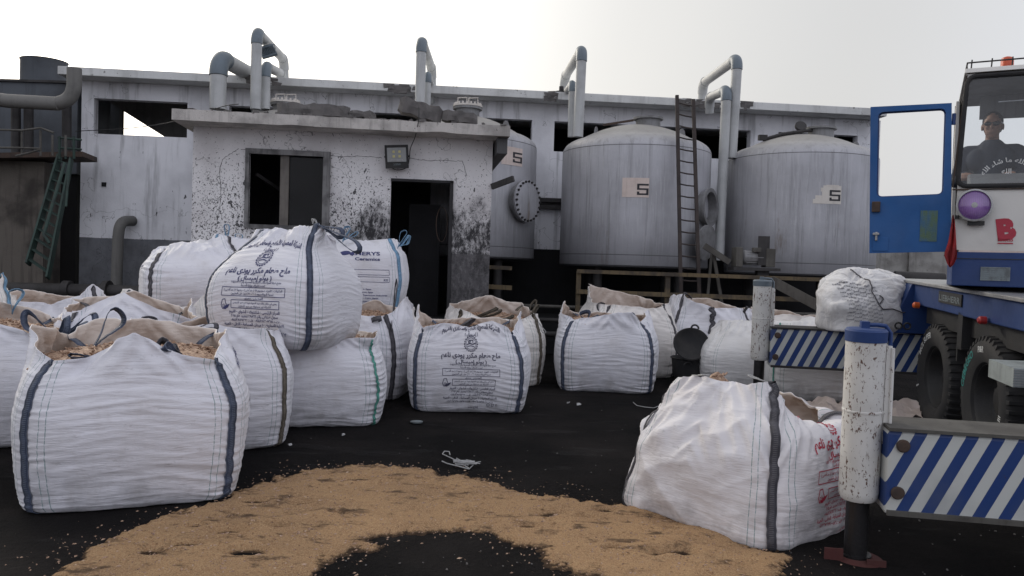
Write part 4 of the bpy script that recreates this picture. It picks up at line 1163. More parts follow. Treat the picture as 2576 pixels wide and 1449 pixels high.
pipe('short grey pipe left of the middle tank beside the taller one', [at(1437, 345, 16.1), at(1440, 210, 16.1), at(1424, 232, 18.0), at(1422, 262, 18.1)], .07, E1)
pipe('tall grey pipe between the middle tank and the right tank', [at(1840, 398, 15.7), at(1855, 146, 15.7), at(1768, 210, 18.3), at(1765, 275, 18.4)], .098, E1)
pipe('lower grey pipe running down between middle and right tanks', [at(1808, 655, 15.6), at(1828, 226, 15.6), at(1785, 245, 17.5), at(1785, 285, 17.6)], .092, E1)
lp = at(674, 133, 16.4)
floodlight('floodlight', 'grey floodlight strapped to the tallest roof pipe, tilted', Matrix.Translation(lp) @ Matrix.Rotation(R(200), 4, 'Z') @ Matrix.Rotation(R(22), 4, 'Y') @ Matrix.Rotation(R(35), 4, 'X'), .85, 'pvc_elbow')
b = B(); b.lathe([(0, 0), (.16, 0), (.16, .04), (.05, .05), (.05, .16), (0, .16)], 24, Matrix.Translation(PF.p0 + PF.ex * PF.x(1412, 225, -.3) + PF.ey * -.3 + Vector((0, 0, 5.432)))); tag(b.build('roof_cowl', 'steel_dark'), 'small dark vent cap on the roof edge beside the pipe', 'roof cowl')

# ------------------------------------------------------------------ left: old vessel, platform, duct, stairs
ves = thing('old_vessel', 'dark grey process vessel at the left edge above a rusty wall', 'vessel', at(100, 640, 17.0) * 1)
ves.location.z = 0; vo = Vector(ves.location)
b = B(); A = at(-120, 202, 17.2) - vo; C = at(196, 202, 17.2) - vo
b.box(((A.x + C.x) / 2, .9, (A.z + 3.3) / 2), (C.x - A.x, 1.4, A.z - 3.3)); b.build('vessel_body', 'vessel', ves)
b = B(); b.box(((A.x + C.x) / 2, .9, A.z + .03), (C.x - A.x + .1, 1.5, .05)); b.build('vessel_lid', 'steel_dark', ves)
b = B(); q = at(100, 180, 18.6) - vo; b.lathe([(.48, -.6), (.48, .2), (.50, .24), (.44, .24)], 48, Matrix.Translation((q.x + .1, q.y, q.z))); b.build('round_stack', 'vessel', ves)
b = B(); A = at(-120, 400, 16.0) - vo; C = at(112, 400, 16.0) - vo
b.box(((A.x + C.x) / 2, A.y + .3, A.z / 2), (C.x - A.x, .6, A.z)); b.build('rusty_wall', 'rusty_wall', ves)
b = B(); A = at(105, 400, 17.4) - vo; C = at(200, 400, 17.4) - vo
b.box(((A.x + C.x) / 2, A.y, 1.8), (C.x - A.x, .2, 3.6)); b.build('recess_shade', 'black_void', ves)  # flat near-black panel, its colour stands in for shade inside the recess
for px in (72, 168, 40):
    b = B(); q0 = at(px, 262, 16.6) - vo; q1 = at(px, 400, 16.6) - vo; b.tube([q0, q1], .09, 12); b.build('support_post', 'steel_dark', ves)
plat = thing('walkway', 'dark steel walkway with bent handrails above the rusty wall', 'walkway', at(60, 392, 15.6)); po = Vector(plat.location)
b = B(); A = at(-100, 392, 15.5) - po; C = at(200, 388, 15.9) - po; b.bar(A + Vector((0, .4, 0)), C + Vector((0, .4, 0)), .9, .10); b.build('deck', 'steel_rust', plat)
for px in (-20, 55, 102, 132, 165):
    b = B(); b.tube([at(px, 392, 15.3) - po, at(px, 328 if px < 120 else 340, 15.3) - po], .022, 8); b.build('post', 'rail_grey', plat)
for pts in (((-60, 325), (55, 328), (102, 322), (135, 334)), ((-60, 371), (55, 372), (102, 374)), ((40, 392), (75, 384), (102, 376))):
    b = B(); b.tube([at(x, y, 15.28) - po for x, y in pts], .02, 8); b.build('handrail', 'rail_grey', plat)
b = B(); dp = [at(-120, 236, 15.9), at(20, 254, 15.9), at(148, 261, 15.9)]
c1 = bend(dp[-2], at(186, 262, 15.9), at(187, 196, 15.9), .42, 12); b.tube(dp + c1[1:] + [at(187, 172, 15.9)], .135, 28)
o = b.build('duct_pipe', 'oldpipe'); tag(o, 'thick dull grey duct bending upwards at the left edge', 'pipe')
st = thing('steel_stairs', 'steep green steel stairs with handrail going down from the walkway', 'stairs', at(130, 640, 15.2)); so_ = Vector(st.location)
def L_(px, py, Y): return at(px, py, Y) - so_
for a, c in (((150, 392, 15.6), (70, 665, 14.6)), ((180, 400, 15.6), (120, 700, 14.6))):
    b = B(); b.bar(L_(*a), L_(*c), .035, .16); b.build('stringer', 'green_steel', st)
for i in range(11):
    k = (i + .5) / 11; b = B(); b.bar(L_(150, 392, 15.6).lerp(L_(70, 665, 14.6), k), L_(180, 400, 15.6).lerp(L_(120, 700, 14.6), k), .12, .02); b.build('tread', 'green_steel', st)
b = B(); b.tube([L_(163, 410, 15.0), L_(110, 590, 14.4), L_(125, 612, 14.4)], .03, 8); b.tube([L_(176, 400, 15.2), L_(166, 520, 14.8)], .02, 8); b.build('handrail', 'green_steel', st)
for px in (150, 165, 186):
    b = B(); b.tube([L_(px, 400, 15.5), L_(px, 343, 15.5)], .025, 8); b.build('post', 'green_steel', st)
b = B(); b.tube([L_(146, 346, 15.5), L_(205, 352, 15.5)], .02, 8); b.tube([L_(146, 372, 15.5), L_(205, 376, 15.5)], .02, 8); b.build('top_rail', 'green_steel', st)
b = B(); wpt = [at(334, 556, 17.1), at(302, 556, 16.7), at(297, 600, 16.7), at(293, 725, 16.7)]
b.tube([wpt[0]] + bend(wpt[0], wpt[1], wpt[2], .22, 8) + [wpt[2], wpt[3]], .11, 20); tag(b.build('drain_pipe', 'oldpipe'), 'grey pipe elbow coming out of the plant wall behind the bags', 'pipe')
b = B(); b.tube([at(-60, 724, 15.0), at(300, 733, 15.0), at(480, 740, 15.0)], .12, 16); b.tube([at(160, 727, 15.0), at(178, 728, 15.0)], .16, 16); b.tube([at(262, 731, 15.0), at(276, 731, 15.0)], .19, 16); tag(b.build('floor_pipe', 'steel_dark'), 'dark flanged pipe lying low along the plant wall', 'pipe')

# ------------------------------------------------------------------ plinth, pipes and railings under the tanks
b = B(); b.box((4.2, 16.6, .3), (12.5, 3.4, .6)); b.box((3.2, 17.6, 1.0), (9.0, .1, 2.0)); tag(b.build('tank_plinth', 'black_void'), 'near-black concrete plinth under the row of tanks', 'plinth')  # near-black base colour fills the dark area below the tanks
for k, (z, y, lab, r_) in enumerate(((.42, 14.3, 'lowest dark pipe running along the tank plinth', .05), (.66, 14.45, 'middle dark pipe running along the tank plinth', .04), (.9, 14.6, 'upper thin pipe running along the tank plinth', .03))):
    b = B(); b.tube([(.2, y, z), (3, y + .02, z - .01), (7.5, y + .1, z)], r_, 10); tag(b.build('floor_pipe', 'rail_grey' if k == 2 else 'steel_dark'), lab, 'pipe')
def railing(pxs, Y0, Y1, yt0, yt1, ym0, ym1, label, mat, x0, x1):
    t = thing('guard_rail', label, 'railing', at(x0, 700, Y0)); o = Vector(t.location); t.location.z = 0; o.z = 0
    Yf = lambda px: Y0 + (Y1 - Y0) * (px - x0) / (x1 - x0)
    for px in pxs:
        top = at(px, yt0 + (yt1 - yt0) * (px - x0) / (x1 - x0), Yf(px)) - o
        b = B(); b.box((top.x, top.y, top.z / 2), (.08, .08, top.z)); b.build('post', mat, t)
    for a, c, w_ in ((yt0, yt1, .065), (ym0, ym1, .075)):
        b = B(); b.bar(at(x0, a, Y0) - o + Vector((0, -.07, 0)), at(x1, c, Y1) - o + Vector((0, -.07, 0)), .05, w_); b.build('rail', mat, t)
railing((1456, 1680, 1905, 2120), 14.0, 13.6, 682, 706, 733, 758, 'long tan-painted guard rail standing in front of the tanks', 'rail_tan', 1450, 2150)
railing((1224,), 13.6, 13.6, 671, 675, 720, 724, 'short tan-painted guard rail stub at the corner of the small room', 'rail_tan', 1218, 1288)
# pump motor on its stand
mt = thing('pump_motor', 'grey electric motor on a steel stand in front of the right tank', 'motor', at(1895, 648, 13.9)); mo = Vector(mt.location)
My = Matrix.Rotation(R(90), 4, 'Y')
b = B(); b.lathe([(0, -.2), (.10, -.2), (.125, -.17), (.125, .14), (.10, .18), (0, .18)], 24, My)
for k in range(16):
    a = 2 * PI * k / 16; b.box((0, .125 * math.cos(a), .125 * math.sin(a)), (.28, .012, .012))
b.build('motor_body', 'flange', mt)
b = B(); b.box((-.28, 0, 0), (.12, .3, .34)); b.box((.26, 0, 0), (.16, .28, .32)); b.box((.02, -.1, .13), (.14, .1, .08)); b.build('end_housing', 'rail_grey', mt, bevel=.01)
b = B(); b.box((.02, 0, -.2), (.8, .36, .05)); b.box((.16, 0, -.9), (.2, .16, 1.4)); b.box((.14, -.11, .12), (.19, .04, .5)); b.build('stand', 'steel_dark', mt)
b = B(); b.bar(at(1772, 618, 13.9) - mo, at(1835, 660, 13.9) - mo, .06, .10); b.bar(at(1795, 640, 14) - mo, at(1822, 800, 14) - mo, .05, .05); b.bar(at(1790, 640, 14.1) - mo, at(1775, 800, 14) - mo, .04); b.build('brace', 'rail_grey', mt)
b = B(); b.bar(at(1938, 705, 13.3), at(2060, 770, 12.9), .03, .16); tag(b.build('timber_plank', 'rail_grey'), 'sloping grey plank propped below the guard rail', 'plank')

# ------------------------------------------------------------------ the bulk bags
SALT = [('t', 'الشركة المصرية للأملاح والمعادن بالفيوم', 0, .88, .052, .70, True, .28), ('t', '( إميسال )', 0, .825, .035, .16), ('gear', 0, .748, .068),
        ('t', 'ملح طعام مكرر يودى ناعم', 0, .612, .068, .66), ('t', '( بوتو إميسال )', 0, .553, .046, .34),
        ('t', 'منتج طبقا للمواصفات القياسية المصرية رقم ٢٠١٤/١٠٢٧٣٢', .02, .525, .026, .50), ('t', 'تحت اشراف وزارة الصحة', 0, .498, .024, .24),
        ('r', 0, .415, .63, .074), ('t', 'المكونات : كلوريد صوديوم ٩٨ ( حد أدنى ) - رطوبة ٢ ( حد أقصى )', 0, .458, .024, .58), ('t', 'نسبة البوتاسيوم ( ٣٠ - ٧٠ ) جزء فى المليون', 0, .428, .024, .42),
        ('t', 'المصدر : بحرى', .02, .390, .026, .18), ('r', .03, .312, .47, .068), ('t', 'يخزن فى مكان جاف جيد التهوية بعيدا عن ضوء الشمس', .03, .352, .022, .43), ('t', 'الشركة غير مسئولة عن سوء التخزين', .03, .323, .022, .32),
        ('poly', [(-.30, .38), (-.27, .385), (-.265, .36), (-.25, .33), (-.26, .30), (-.30, .30), (-.315, .33), (-.305, .36), (-.30, .38)], .007), ('fill', [(-.30, .31), (-.25, .335), (-.215, .345), (-.24, .31), (-.27, .30)]), ('t', 'ملح', -.283, .325, .03, .035),
        ('t', 'المركز الرئيسى : شكشوك - أبشواى - الفيوم', .02, .272, .034, .50), ('t', 'سجل صناعى رقم ٢٨٨٦٦ تحديد عام ٢٠١٥', .02, .235, .034, .46), ('t', 'ت : ٠٨٤/٢٨٣٠٧٦٨  ف : ٠٨٤/٢٨٢١١٣٢', .02, .200, .030, .48),
        ('t', 'الادارة التجارية : ١٠ ميدان المساحة - الدقى - الجيزة', 0, .163, .034, .60), ('t', 'ت : ٠١٠٠٦٠٨٩١٠٦  ف : ٠٢/٣٧٦٩٠٠٨٦', .0, .125, .030, .52), ('t', 'إنتاج مصر', .04, .065, .030, .12),
        ('poly', [(.21 + .016 * math.cos(a), .10 + .016 * math.sin(a)) for a in np.linspace(0, 2 * PI, 13)], .005), ('poly', [(.245, .112), (.25, .085), (.268, .085), (.273, .112), (.245, .112)], .005), ('poly', [(.29, .115), (.297, .1), (.305, .1), (.312, .115)], .005), ('poly', [(.301, .1), (.301, .085)], .004)]
BG = {}
def face_to(X, Y): return -math.atan2(X, Y)
def loc_of(bag, p):
    m = Matrix.Translation(bag.root.location) @ bag.root.rotation_euler.to_matrix().to_4x4()
    return m.inverted() @ Vector(p)
def wloop(bag, px, py, Y, tx, ty, TY, W, mat, w=.05, side=None, droop=0, twist=0, name='lifting_loop'):
    a = loc_of(bag, at(px, py, Y)); c = loc_of(bag, at(tx, ty, TY)); d = c - a
    return bag.loop(a, d, d.length, W, mat, w, twist, droop, side=side, name=name)
SLCH = [(0, .50, .50, 6), (.03, .58, .58, 5), (.2, .64, .64, 4), (.42, .67, .67, 3.6), (.58, .65, .64, 3.4), (.68, .58, .55, 3), (.76, .50, .42, 3), (.83, .43, .28, 3), (.88, .40, .14, 3.4)]
# B1 big bag front left
k = Bag('bulk_bag', 'largest white bag in the left foreground, open top heaped with wood chips', (-2.61, 5.62, 0), R(23), size=1.06, height=.93, rim=[-.06, -.03, .11, -.02, -.07, .0, .08, .05, .03, .07, .12, .10, .02, .05, .11, .0], seed=11, nu=340, nv=210, fillv=.74, lean=.12)
k.strap(.0, 'strap_navy', .0, .93, .058); k.strap(.25, 'strap_navy', .0, .93, .062); k.strap(.5, 'strap_navy'); k.strap(.75, 'strap_navy')
wloop(k, 232, 878, 5.5, 303, 785, 5.65, .075, 'strap_navy', .055, side=(.5, .1, -.6), twist=.3)
wloop(k, 455, 893, 5.3, 398, 868, 5.25, .05, 'strap_dark', .07, side=(.1, .2, .5), twist=.4)
wloop(k, 440, 896, 5.3, 410, 872, 5.15, .06, 'strap_navy', .065, side=(.1, .5, .1), twist=.5)
wloop(k, 425, 900, 5.35, 432, 874, 5.3, .05, 'strap_dark', .06, side=(.6, .2, .1))
wloop(k, 250, 900, 5.2, 175, 895, 5.15, .015, 'strap_navy', .055, side=(0, .3, .9), name='strap_end')
k.printing(1, SALT, 'ink', 1.0, -.02, .02)
# B0 far left beside it
k = Bag('bulk_bag', 'white bag cut by the left edge with blue knotted straps on top', (-4.52, 6.95, 0), R(30), size=1.06, height=.93, rim=[-.04, .05, -.04, .06, 0, .16, .04, .12], seed=23, lean=.17, nu=200, nv=130)
for u_ in (0, .25, .5): k.strap(u_, 'strap_navy')
for q in ((150, 850, 6.55, 60, 800, 6.6, .09), (150, 850, 6.55, 240, 800, 6.6, .07), (150, 850, 6.55, 170, 812, 6.4, .08), (165, 850, 6.5, 215, 818, 6.4, .04)): wloop(k, *q, 'strap_navy', .05, side=(0, .4, .9), twist=.8)
b_ = wloop(k, 148, 842, 6.52, 160, 878, 6.35, .02, 'strap_blue', .06, side=(1, 0, 0), name='strap_end')
# B2 behind right
k = Bag('bulk_bag', 'white bag with olive strap wedged behind the largest left bag', (-2.68, 7.12, 0), R(25), size=1.03, height=.93, rim=[0, .09, .03, .02, 0, .08, 0, .1], seed=31, nu=260, nv=160)
k.strap(.25, 'strap_brown', .0, .94, .055); k.strap(0, 'strap_brown'); k.strap(.5, 'strap_brown')
for q in ((425, 850, 6.5, 545, 822, 6.5, .05), (430, 856, 6.55, 520, 840, 6.5, .03), (450, 856, 6.5, 540, 830, 6.6, .04)): wloop(k, *q, 'strap_dark', .045, side=(.1, .3, .9), twist=.5)
# L4
k = Bag('bulk_bag', 'open white bag with wide folded flap, between left edge and tall printed bag', (-3.78, 7.95, 0), R(20), size=1.04, height=.97, rim=[.05, .24, .0, .16, .02, .20, .12, .10], seed=47, lean=.17, nu=200, nv=130, fillv=.70)
for u_ in (0, .25, .5, .75): k.strap(u_, 'strap_dark')
k.printing(0, [('t', 'والمعادن بالفيوم', 0, .74, .05, .3)], 'ink')
wloop(k, 400, 845, 7.3, 370, 800, 7.4, .08, 'strap_dark', .05, side=(1, .3, 0))
# L2, L3, L6
k = Bag('bulk_bag', 'open white bag with a single pointed flap by the dark floor pipe', (-5.28, 9.1, 0), R(35), size=1.02, height=.98, rim=[.14, .05, .26, .05, .10, .14, .12, .0], seed=53, lean=.17, nu=150, nv=100)
for u_ in (0, .25): k.strap(u_, 'strap_dark')
k = Bag('bulk_bag', 'open cream bag with two standing flaps in the rear left cluster', (-3.95, 9.38, 0), R(15), size=.98, height=1.0, rim=[.26, .02, .24, .0, .08, .22, .0, .22], seed=59, lean=.17, cloth='cloth_warm', nu=160, nv=110)
for u_ in (0, .25, .5): k.strap(u_, 'strap_dark')
k.strap(.30, 'strap_blue', .7, .95, .05)
wloop(k, 470, 812, 8.9, 436, 776, 8.9, .05, 'strap_blue', .05, side=(1, 0, 0))
k = Bag('bulk_bag', 'white bag at the far left edge with a tall cream flap and light blue strap', (-5.62, 8.0, 0), R(38), size=1.0, height=1.12, rim=[.0, .05, .26, .02, 0, .1, 0, .1], seed=61, cloth='cloth_warm', nu=160, nv=110)
k.strap(.25, 'strap_blue', 0, .97); k.strap(.0, 'strap_dark')
wloop(k, 30, 790, 7.5, 42, 728, 7.5, .07, 'strap_blue', .055, side=(1, 0, 0), twist=.4)
for q in ((205, 800, 8.6, 260, 778, 8.6, .03), (300, 800, 8.9, 345, 782, 8.9, .03), (330, 806, 8.8, 300, 786, 8.8, .03)): wloop(k, *q, 'strap_dark', .05, side=(.3, .5, .7), twist=.7)
# B3 + B4
k = Bag('bulk_bag', 'squat white bag with green cord carrying the tall printed bag', (-2.02, 8.32, 0), R(13.5), size=1.08, height=.76, rim=[-.02, .0, .03, .05, 0, .0, 0, .0], seed=67, nu=260, nv=160, fillv=.80)
k.strap(.25, 'strap_green', .0, .95, .024, wob=.010); k.strap(.253, 'strap_green', .0, .95, .016, wob=.012)
k = Bag('bulk_bag', 'tall printed white bag with peaked top stacked on the squat green-corded bag', (-2.19, 7.86, .765), R(-14), TALL, .965, 1.0, [-.0, -.03, .035, -.03, -.05, -.05, -.02, -.03], 71, nu=340, nv=220, is_open=False, fillv=.86, tilt=(R(-1.5), R(0)))
k.strap(.0, 'strap_navy', .0, .97, .058, wob=.003, inset=False); k.strap(.25, 'strap_navy', .0, 1.0, .058, wob=.003, inset=False); k.strap(.5, 'strap_navy', 0, 1, inset=False)
k.printing(0, SALT, 'ink', 1.06, .04, .02)
tp = k.P(np.array([.25]), np.array([1.0]))[0]
pw = k.root.location + k.root.rotation_euler.to_matrix() @ Vector(tp)
cpx = loc_of(k, at(905, 628, 7.3)); dd = cpx - Vector(tp); k.loop(tp, dd, dd.length, .06, 'strap_navy', .05, side=(.1, .1, .9), twist=.4)
cpx = loc_of(k, at(862, 590, 7.6)); dd = cpx - Vector(tp); k.loop(tp, dd, dd.length, .05, 'strap_navy', .045, side=(.1, .1, .9), twist=.9)
k.loop(Vector(tp) + Vector((-.05, 0, 0)), (-.1, 0, 1), .05, .02, 'string', .012, name='frayed_thread'); k.loop(Vector(tp), (-.5, 0, .6), .06, .02, 'string', .01, name='frayed_thread')
# B5 stack
k = Bag('bulk_bag', 'hidden white bag supporting the rear left stack', (-4.13, 10.55, 0), R(20), size=1.0, height=.84, rim=[0] * 8, seed=73, nu=96, nv=60, is_open=False)
k = Bag('bulk_bag', 'white bag with slouched folded top lying on the rear left stack', (-4.08, 10.4, .84), R(24), SLCH, 1.04, 1.0, [-.08, -.02, .0, .06, .10, .02, .0, .02, -.03, .0, .05, .02, -.10, -.04, -.02, -.10], 79, nu=220, nv=150, is_open=False, fillv=.72)
k.strap(.0, 'strap_dark', .0, .98, .055, inset=False); k.strap(.25, 'strap_dark', 0, .98, inset=False)
k.printing(3, [('t', 'ملح طعام', .3, .62, .05, .2), ('t', 'مصر', .35, .2, .04, .12)], 'ink')
k = Bag('bulk_bag', 'lower bag under the blue-strapped bag by the room wall', (-3.5, 11.62, 0), R(12), size=.92, height=1.10, rim=[0] * 8, seed=83, nu=96, nv=60, is_open=False)
k = Bag('bulk_bag', 'white bag with two light blue lifting loops below the window', (-3.72, 11.5, 1.0), R(8), BOXY, .95, 1.0, [.06, -.02, .06, .0, 0, 0, 0, 0], 89, nu=150, nv=100, is_open=False, fillv=.78)
k.strap(.0, 'strap_blue', 0, 1, .05, inset=False); k.strap(.25, 'strap_blue', 0, 1, inset=False)
wloop(k, 572, 612, 11.2, 570, 564, 11.2, .04, 'strap_blue', .07, side=(1, 0, 0)); wloop(k, 604, 618, 11.2, 600, 588, 11.2, .06, 'strap_blue', .05, side=(1, 0, 0))
# B7 / B8
k = Bag('bulk_bag', 'cream bag with dark apple mark under the blue-lettered ceramics bag', (-2.0, 11.35, 0), R(8), BOXY, 1.12, .96, [0] * 8, 97, cloth='cloth_warm', nu=180, nv=120, is_open=False)
k.strap(.25, 'strap_blue'); 
ap = [(.018 * 3 * math.cos(a) * (1 + .12 * math.cos(2 * a)), .018 * 3 * math.sin(a) * (1 - .12 * math.cos(2 * a) ** 2)) for a in np.linspace(0, 2 * PI, 19)[:-1]]
k.printing(0, [('fill', [(x + .44, z + .62) for x, z in ap]), ('fill', [(.435, .682), (.45, .70), (.475, .705), (.46, .685)])], 'ink', name='apple_mark')
k = Bag('bulk_bag', 'boxy bag with dark blue ceramics lettering stacked beside the doorway', (-2.10, 11.3, .98), R(6), BOXY, 1.0, 1.0, [.03, -.0, .05, .01, 0, .0, 0, 0], 101, nu=240, nv=150, is_open=False, wr=.35, fillv=.8)
k.strap(.245, 'strap_blue', .0, 1, .055, inset=False); k.strap(.0, 'strap_blue', .0, 1, .055, inset=False)
IM = [('t', 'IMERYS', .06, .715, .062, .37, False), ('t', 'Ceramics', .07, .645, .055, .34, False), ('fill', [(-.235 + .075 * math.cos(a), .735 + .028 * math.sin(a) + .12 * (.075 * math.cos(a))) for a in np.linspace(0, 2 * PI, 15)[:-1]]), ('fill', [(-.19, .735), (-.11, .765), (-.13, .70), (-.16, .71)]),
      ('r', .0, .455, .72, .068), ('r', .0, .36, .72, .068), ('t', 'KG', .31, .375, .04, .06, False),
      ('t', 'Made in Egypt', .02, .255, .026, .20, False), ('t', 'Imerys Ceramics Egypt', .0, .215, .026, .30, False), ('t', 'Plot 7, A7, Al - Tajamouat Industrial', .05, .175, .026, .60, False), ('t', 'City, 11853 T08 - Cairo, Egypt', .0, .135, .026, .46, False), ('t', 'www.imerys-ceramics.com', -.03, .095, .026, .36, False)]
k.printing(0, IM, 'ink', 1.0, .0, .03, name='printed_text')
wloop(k, 1000, 625, 10.7, 1018, 580, 10.75, .05, 'strap_blue', .055, side=(1, 0, 0)); wloop(k, 1005, 620, 10.7, 1030, 600, 10.8, .07, 'strap_blue', .05, side=(.2, 0, 1)); wloop(k, 862, 608, 10.8, 875, 570, 10.9, .05, 'strap_blue', .05, side=(1, 0, 0)); wloop(k, 862, 606, 10.8, 900, 585, 10.9, .03, 'strap_blue', .05, side=(0, 0, 1))
# B9
k = Bag('bulk_bag', 'open white bag with dark hanging strap in front of the ceramics stack', (-1.86, 9.92, 0), R(-7), size=1.02, height=.97, rim=[.02, .03, -.02, .20, .0, .12, .02, .05], seed=103, nu=220, nv=140)
k.strap(.25, 'strap_dark', .0, .95, .06); k.strap(.0, 'strap_dark'); wloop(k, 985, 830, 9.3, 998, 706, 10.3, .015, 'strap_dark', .06, side=(1, 0, 0), name='hanging_strap')
wloop(k, 925, 818, 9.4, 952, 800, 9.3, .06, 'strap_dark', .06, side=(1, .3, .2))
# B10
k = Bag('bulk_bag', 'printed white bag with navy straps alone in the centre foreground', (-.47, 9.30, 0), R(1), size=1.03, height=.90, rim=[-.04, .03, -.01, .07, -.05, .06, .15, .05, .02, .03, .02, .0, .0, .08, .19, .02], seed=107, nu=300, nv=190, fillv=.74)
k.strap(.0, 'strap_navy', .0, .93, .058); k.strap(.25, 'strap_navy', .0, .93, .058); k.strap(.5); k.strap(.75)
k.printing(0, SALT, 'ink_dark', 1.0, .0, .04)
for q in ((1150, 838, 9.0, 1180, 806, 9.0, .10), (1170, 836, 9.0, 1228, 816, 9.1, .10), (1205, 845, 8.95, 1230, 815, 8.9, .08), (1165, 832, 9.1, 1205, 822, 9.0, .05)): wloop(k, *q, 'strap_dark', .055, side=(.7, .3, .4), twist=.6)
# B11
k = Bag('bulk_bag', 'cream open bag with coiled brown straps behind the centre printed bag', (-.26, 11.35, 0), R(8), size=1.06, height=.90, rim=[.05, -.08, .02, -.05, .10, .20, .10, .04], seed=109, cloth='cloth_warm', nu=220, nv=140, fillv=.72)
for u_ in (0, .25, .5): k.strap(u_, 'strap_brown')
for q in ((1335, 815, 10.9, 1342, 760, 11.0, .07), (1330, 812, 10.95, 1350, 768, 10.9, .05), (1190, 805, 10.8, 1260, 782, 10.9, .05), (1200, 812, 10.8, 1290, 795, 10.8, .05), (1195, 800, 10.9, 1250, 775, 10.9, .03)): wloop(k, *q, 'strap_brown', .05, side=(.6, .2, .6), twist=.6)
wloop(k, 1355, 810, 10.75, 1370, 838, 10.7, .03, 'string', .02, side=(1, 0, 0), name='tie_string')
# B12
k = Bag('bulk_bag', 'clean white bag with two navy straps right of the centre', (1.31, 11.05, 0), R(-4), size=1.04, height=.92, rim=[-.05, .0, .05, .09, -.05, .04, .10, .03, .0, .0, .02, .0, .02, .09, .19, .02], seed=113, nu=280, nv=180, fillv=.74)
k.strap(.0, 'strap_navy', .0, .93, .058); k.strap(.25, 'strap_navy', .0, .93, .058); k.strap(.5); k.strap(.75)
for q in ((1478, 815, 10.6, 1470, 785, 10.7, .08), (1475, 812, 10.6, 1500, 795, 10.6, .07), (1600, 808, 10.6, 1585, 790, 10.6, .04)): wloop(k, *q, 'strap_navy', .055, side=(.8, .3, .2), twist=.6)
# B13
k = Bag('bulk_bag', 'cream bag with high standing back flap behind the clean white bag', (1.78, 12.5, 0), R(12), size=1.05, height=1.0, rim=[.03, .0, .05, .03, .12, .20, .30, .05], seed=127, cloth='cloth_warm', nu=200, nv=130, fillv=.70)
k.strap(.25, 'strap_dark', .0, .95); k.strap(.0, 'strap_dark'); wloop(k, 1508, 800, 12.0, 1512, 762, 12.1, .07, 'strap_dark', .06, side=(1, 0, 0))
# B14
k = Bag('bulk_bag', 'open white bag with a shovel stuck in it and a dark diagonal strap', (3.16, 12.75, 0), R(-10), size=1.06, height=.98, rim=[.22, .03, .02, .0, .0, .12, .10, .18], seed=131, nu=220, nv=140, fillv=.74)
k.strap(.12, 'strap_dark', .52, .95, .06, wob=.012); k.strap(0, 'strap_dark', .6, .98); k.strap(.25, 'strap_dark')
k.printing(0, [('t', 'للأملاح والمعادن بالفيوم', .2, .74, .05, .45)], 'ink_dark'); wloop(k, 1722, 805, 12.3, 1735, 748, 12.4, .05, 'strap_dark', .06, side=(1, 0, 0))
# B15/B16
k = Bag('bulk_bag', 'closed dull white bag behind the dark leg of the far outrigger', (3.28, 11.25, 0), R(-12), TALL, .92, .86, [0, 0, 0, .05, 0, 0, 0, 0], 137, cloth='cloth_dull', nu=200, nv=130, is_open=False)
k = Bag('bulk_bag', 'dull grey-white bag under the far striped outrigger beam', (4.06, 10.75, 0), R(-12), BOXY, 1.06, .98, [.0, .06, .05, .02, 0, .06, 0, .03], 139, cloth='cloth_dull', nu=200, nv=130, is_open=False)
k.strap(.25, 'strap_dark', 0, 1, inset=False); k.strap(.0, 'strap_green', 0, 1, .02, inset=False)
k = Bag('bulk_bag', 'small cream bag showing just over the far outrigger beam', (4.3, 12.4, 0), R(-12), size=1.0, height=.97, rim=[.02, .04, .02, .10, 0, .05, .1, .08], seed=149, cloth='cloth_warm', nu=120, nv=80)
# B17
def warp17(X, Y, Z, v):
    q = sstep(.35, 1.0, v)
    return X * (1 - .06 * q) - .0 * q, Y + .08 * q, Z * (1 + 0 * q)
SL = [(0, .60, .60, 7), (.015, .635, .635, 7), (.12, .66, .66, 4.6), (.34, .665, .665, 3.5), (.54, .63, .62, 3.2), (.70, .57, .55, 3.1), (.82, .50, .48, 3.1), (.91, .45, .43, 3.2), (.97, .42, .40, 3.3)]
k = Bag('bulk_bag', 'slumped half-empty white bag with red lettering in the right foreground', (1.62, 5.43, 0), R(-50), SL, .975, .90, [-.03, .05, .02, .03, .06, -.16, -.32, -.36, -.30, -.20, -.12, -.12, -.12, -.06, -.02, -.05], 151, slump=.8, wr=.4, nu=340, nv=210, fillv=.5, heap=(-.27, .02, .44, .17), cloth='cloth_soiled', lean=.08, warp=warp17)
k.strap(.25, 'strap_dark', .0, .99, .058, wob=.005, inset=False); k.strap(.0, 'strap_dark', .0, .9, .05, inset=False); k.strap(.5, 'strap_dark', 0, .9, inset=False)
k.printing(1, SALT, 'ink_red', .92, -.03, .04)
k.loop(k.P(np.array([.06]), np.array([1.0]))[0], (.6, -.2, .1), .18, .03, 'string', .008, name='frayed_thread'); k.loop(k.P(np.array([.23]), np.array([1.0]))[0], (-.6, -.1, .15), .12, .02, 'string', .008, name='frayed_thread')
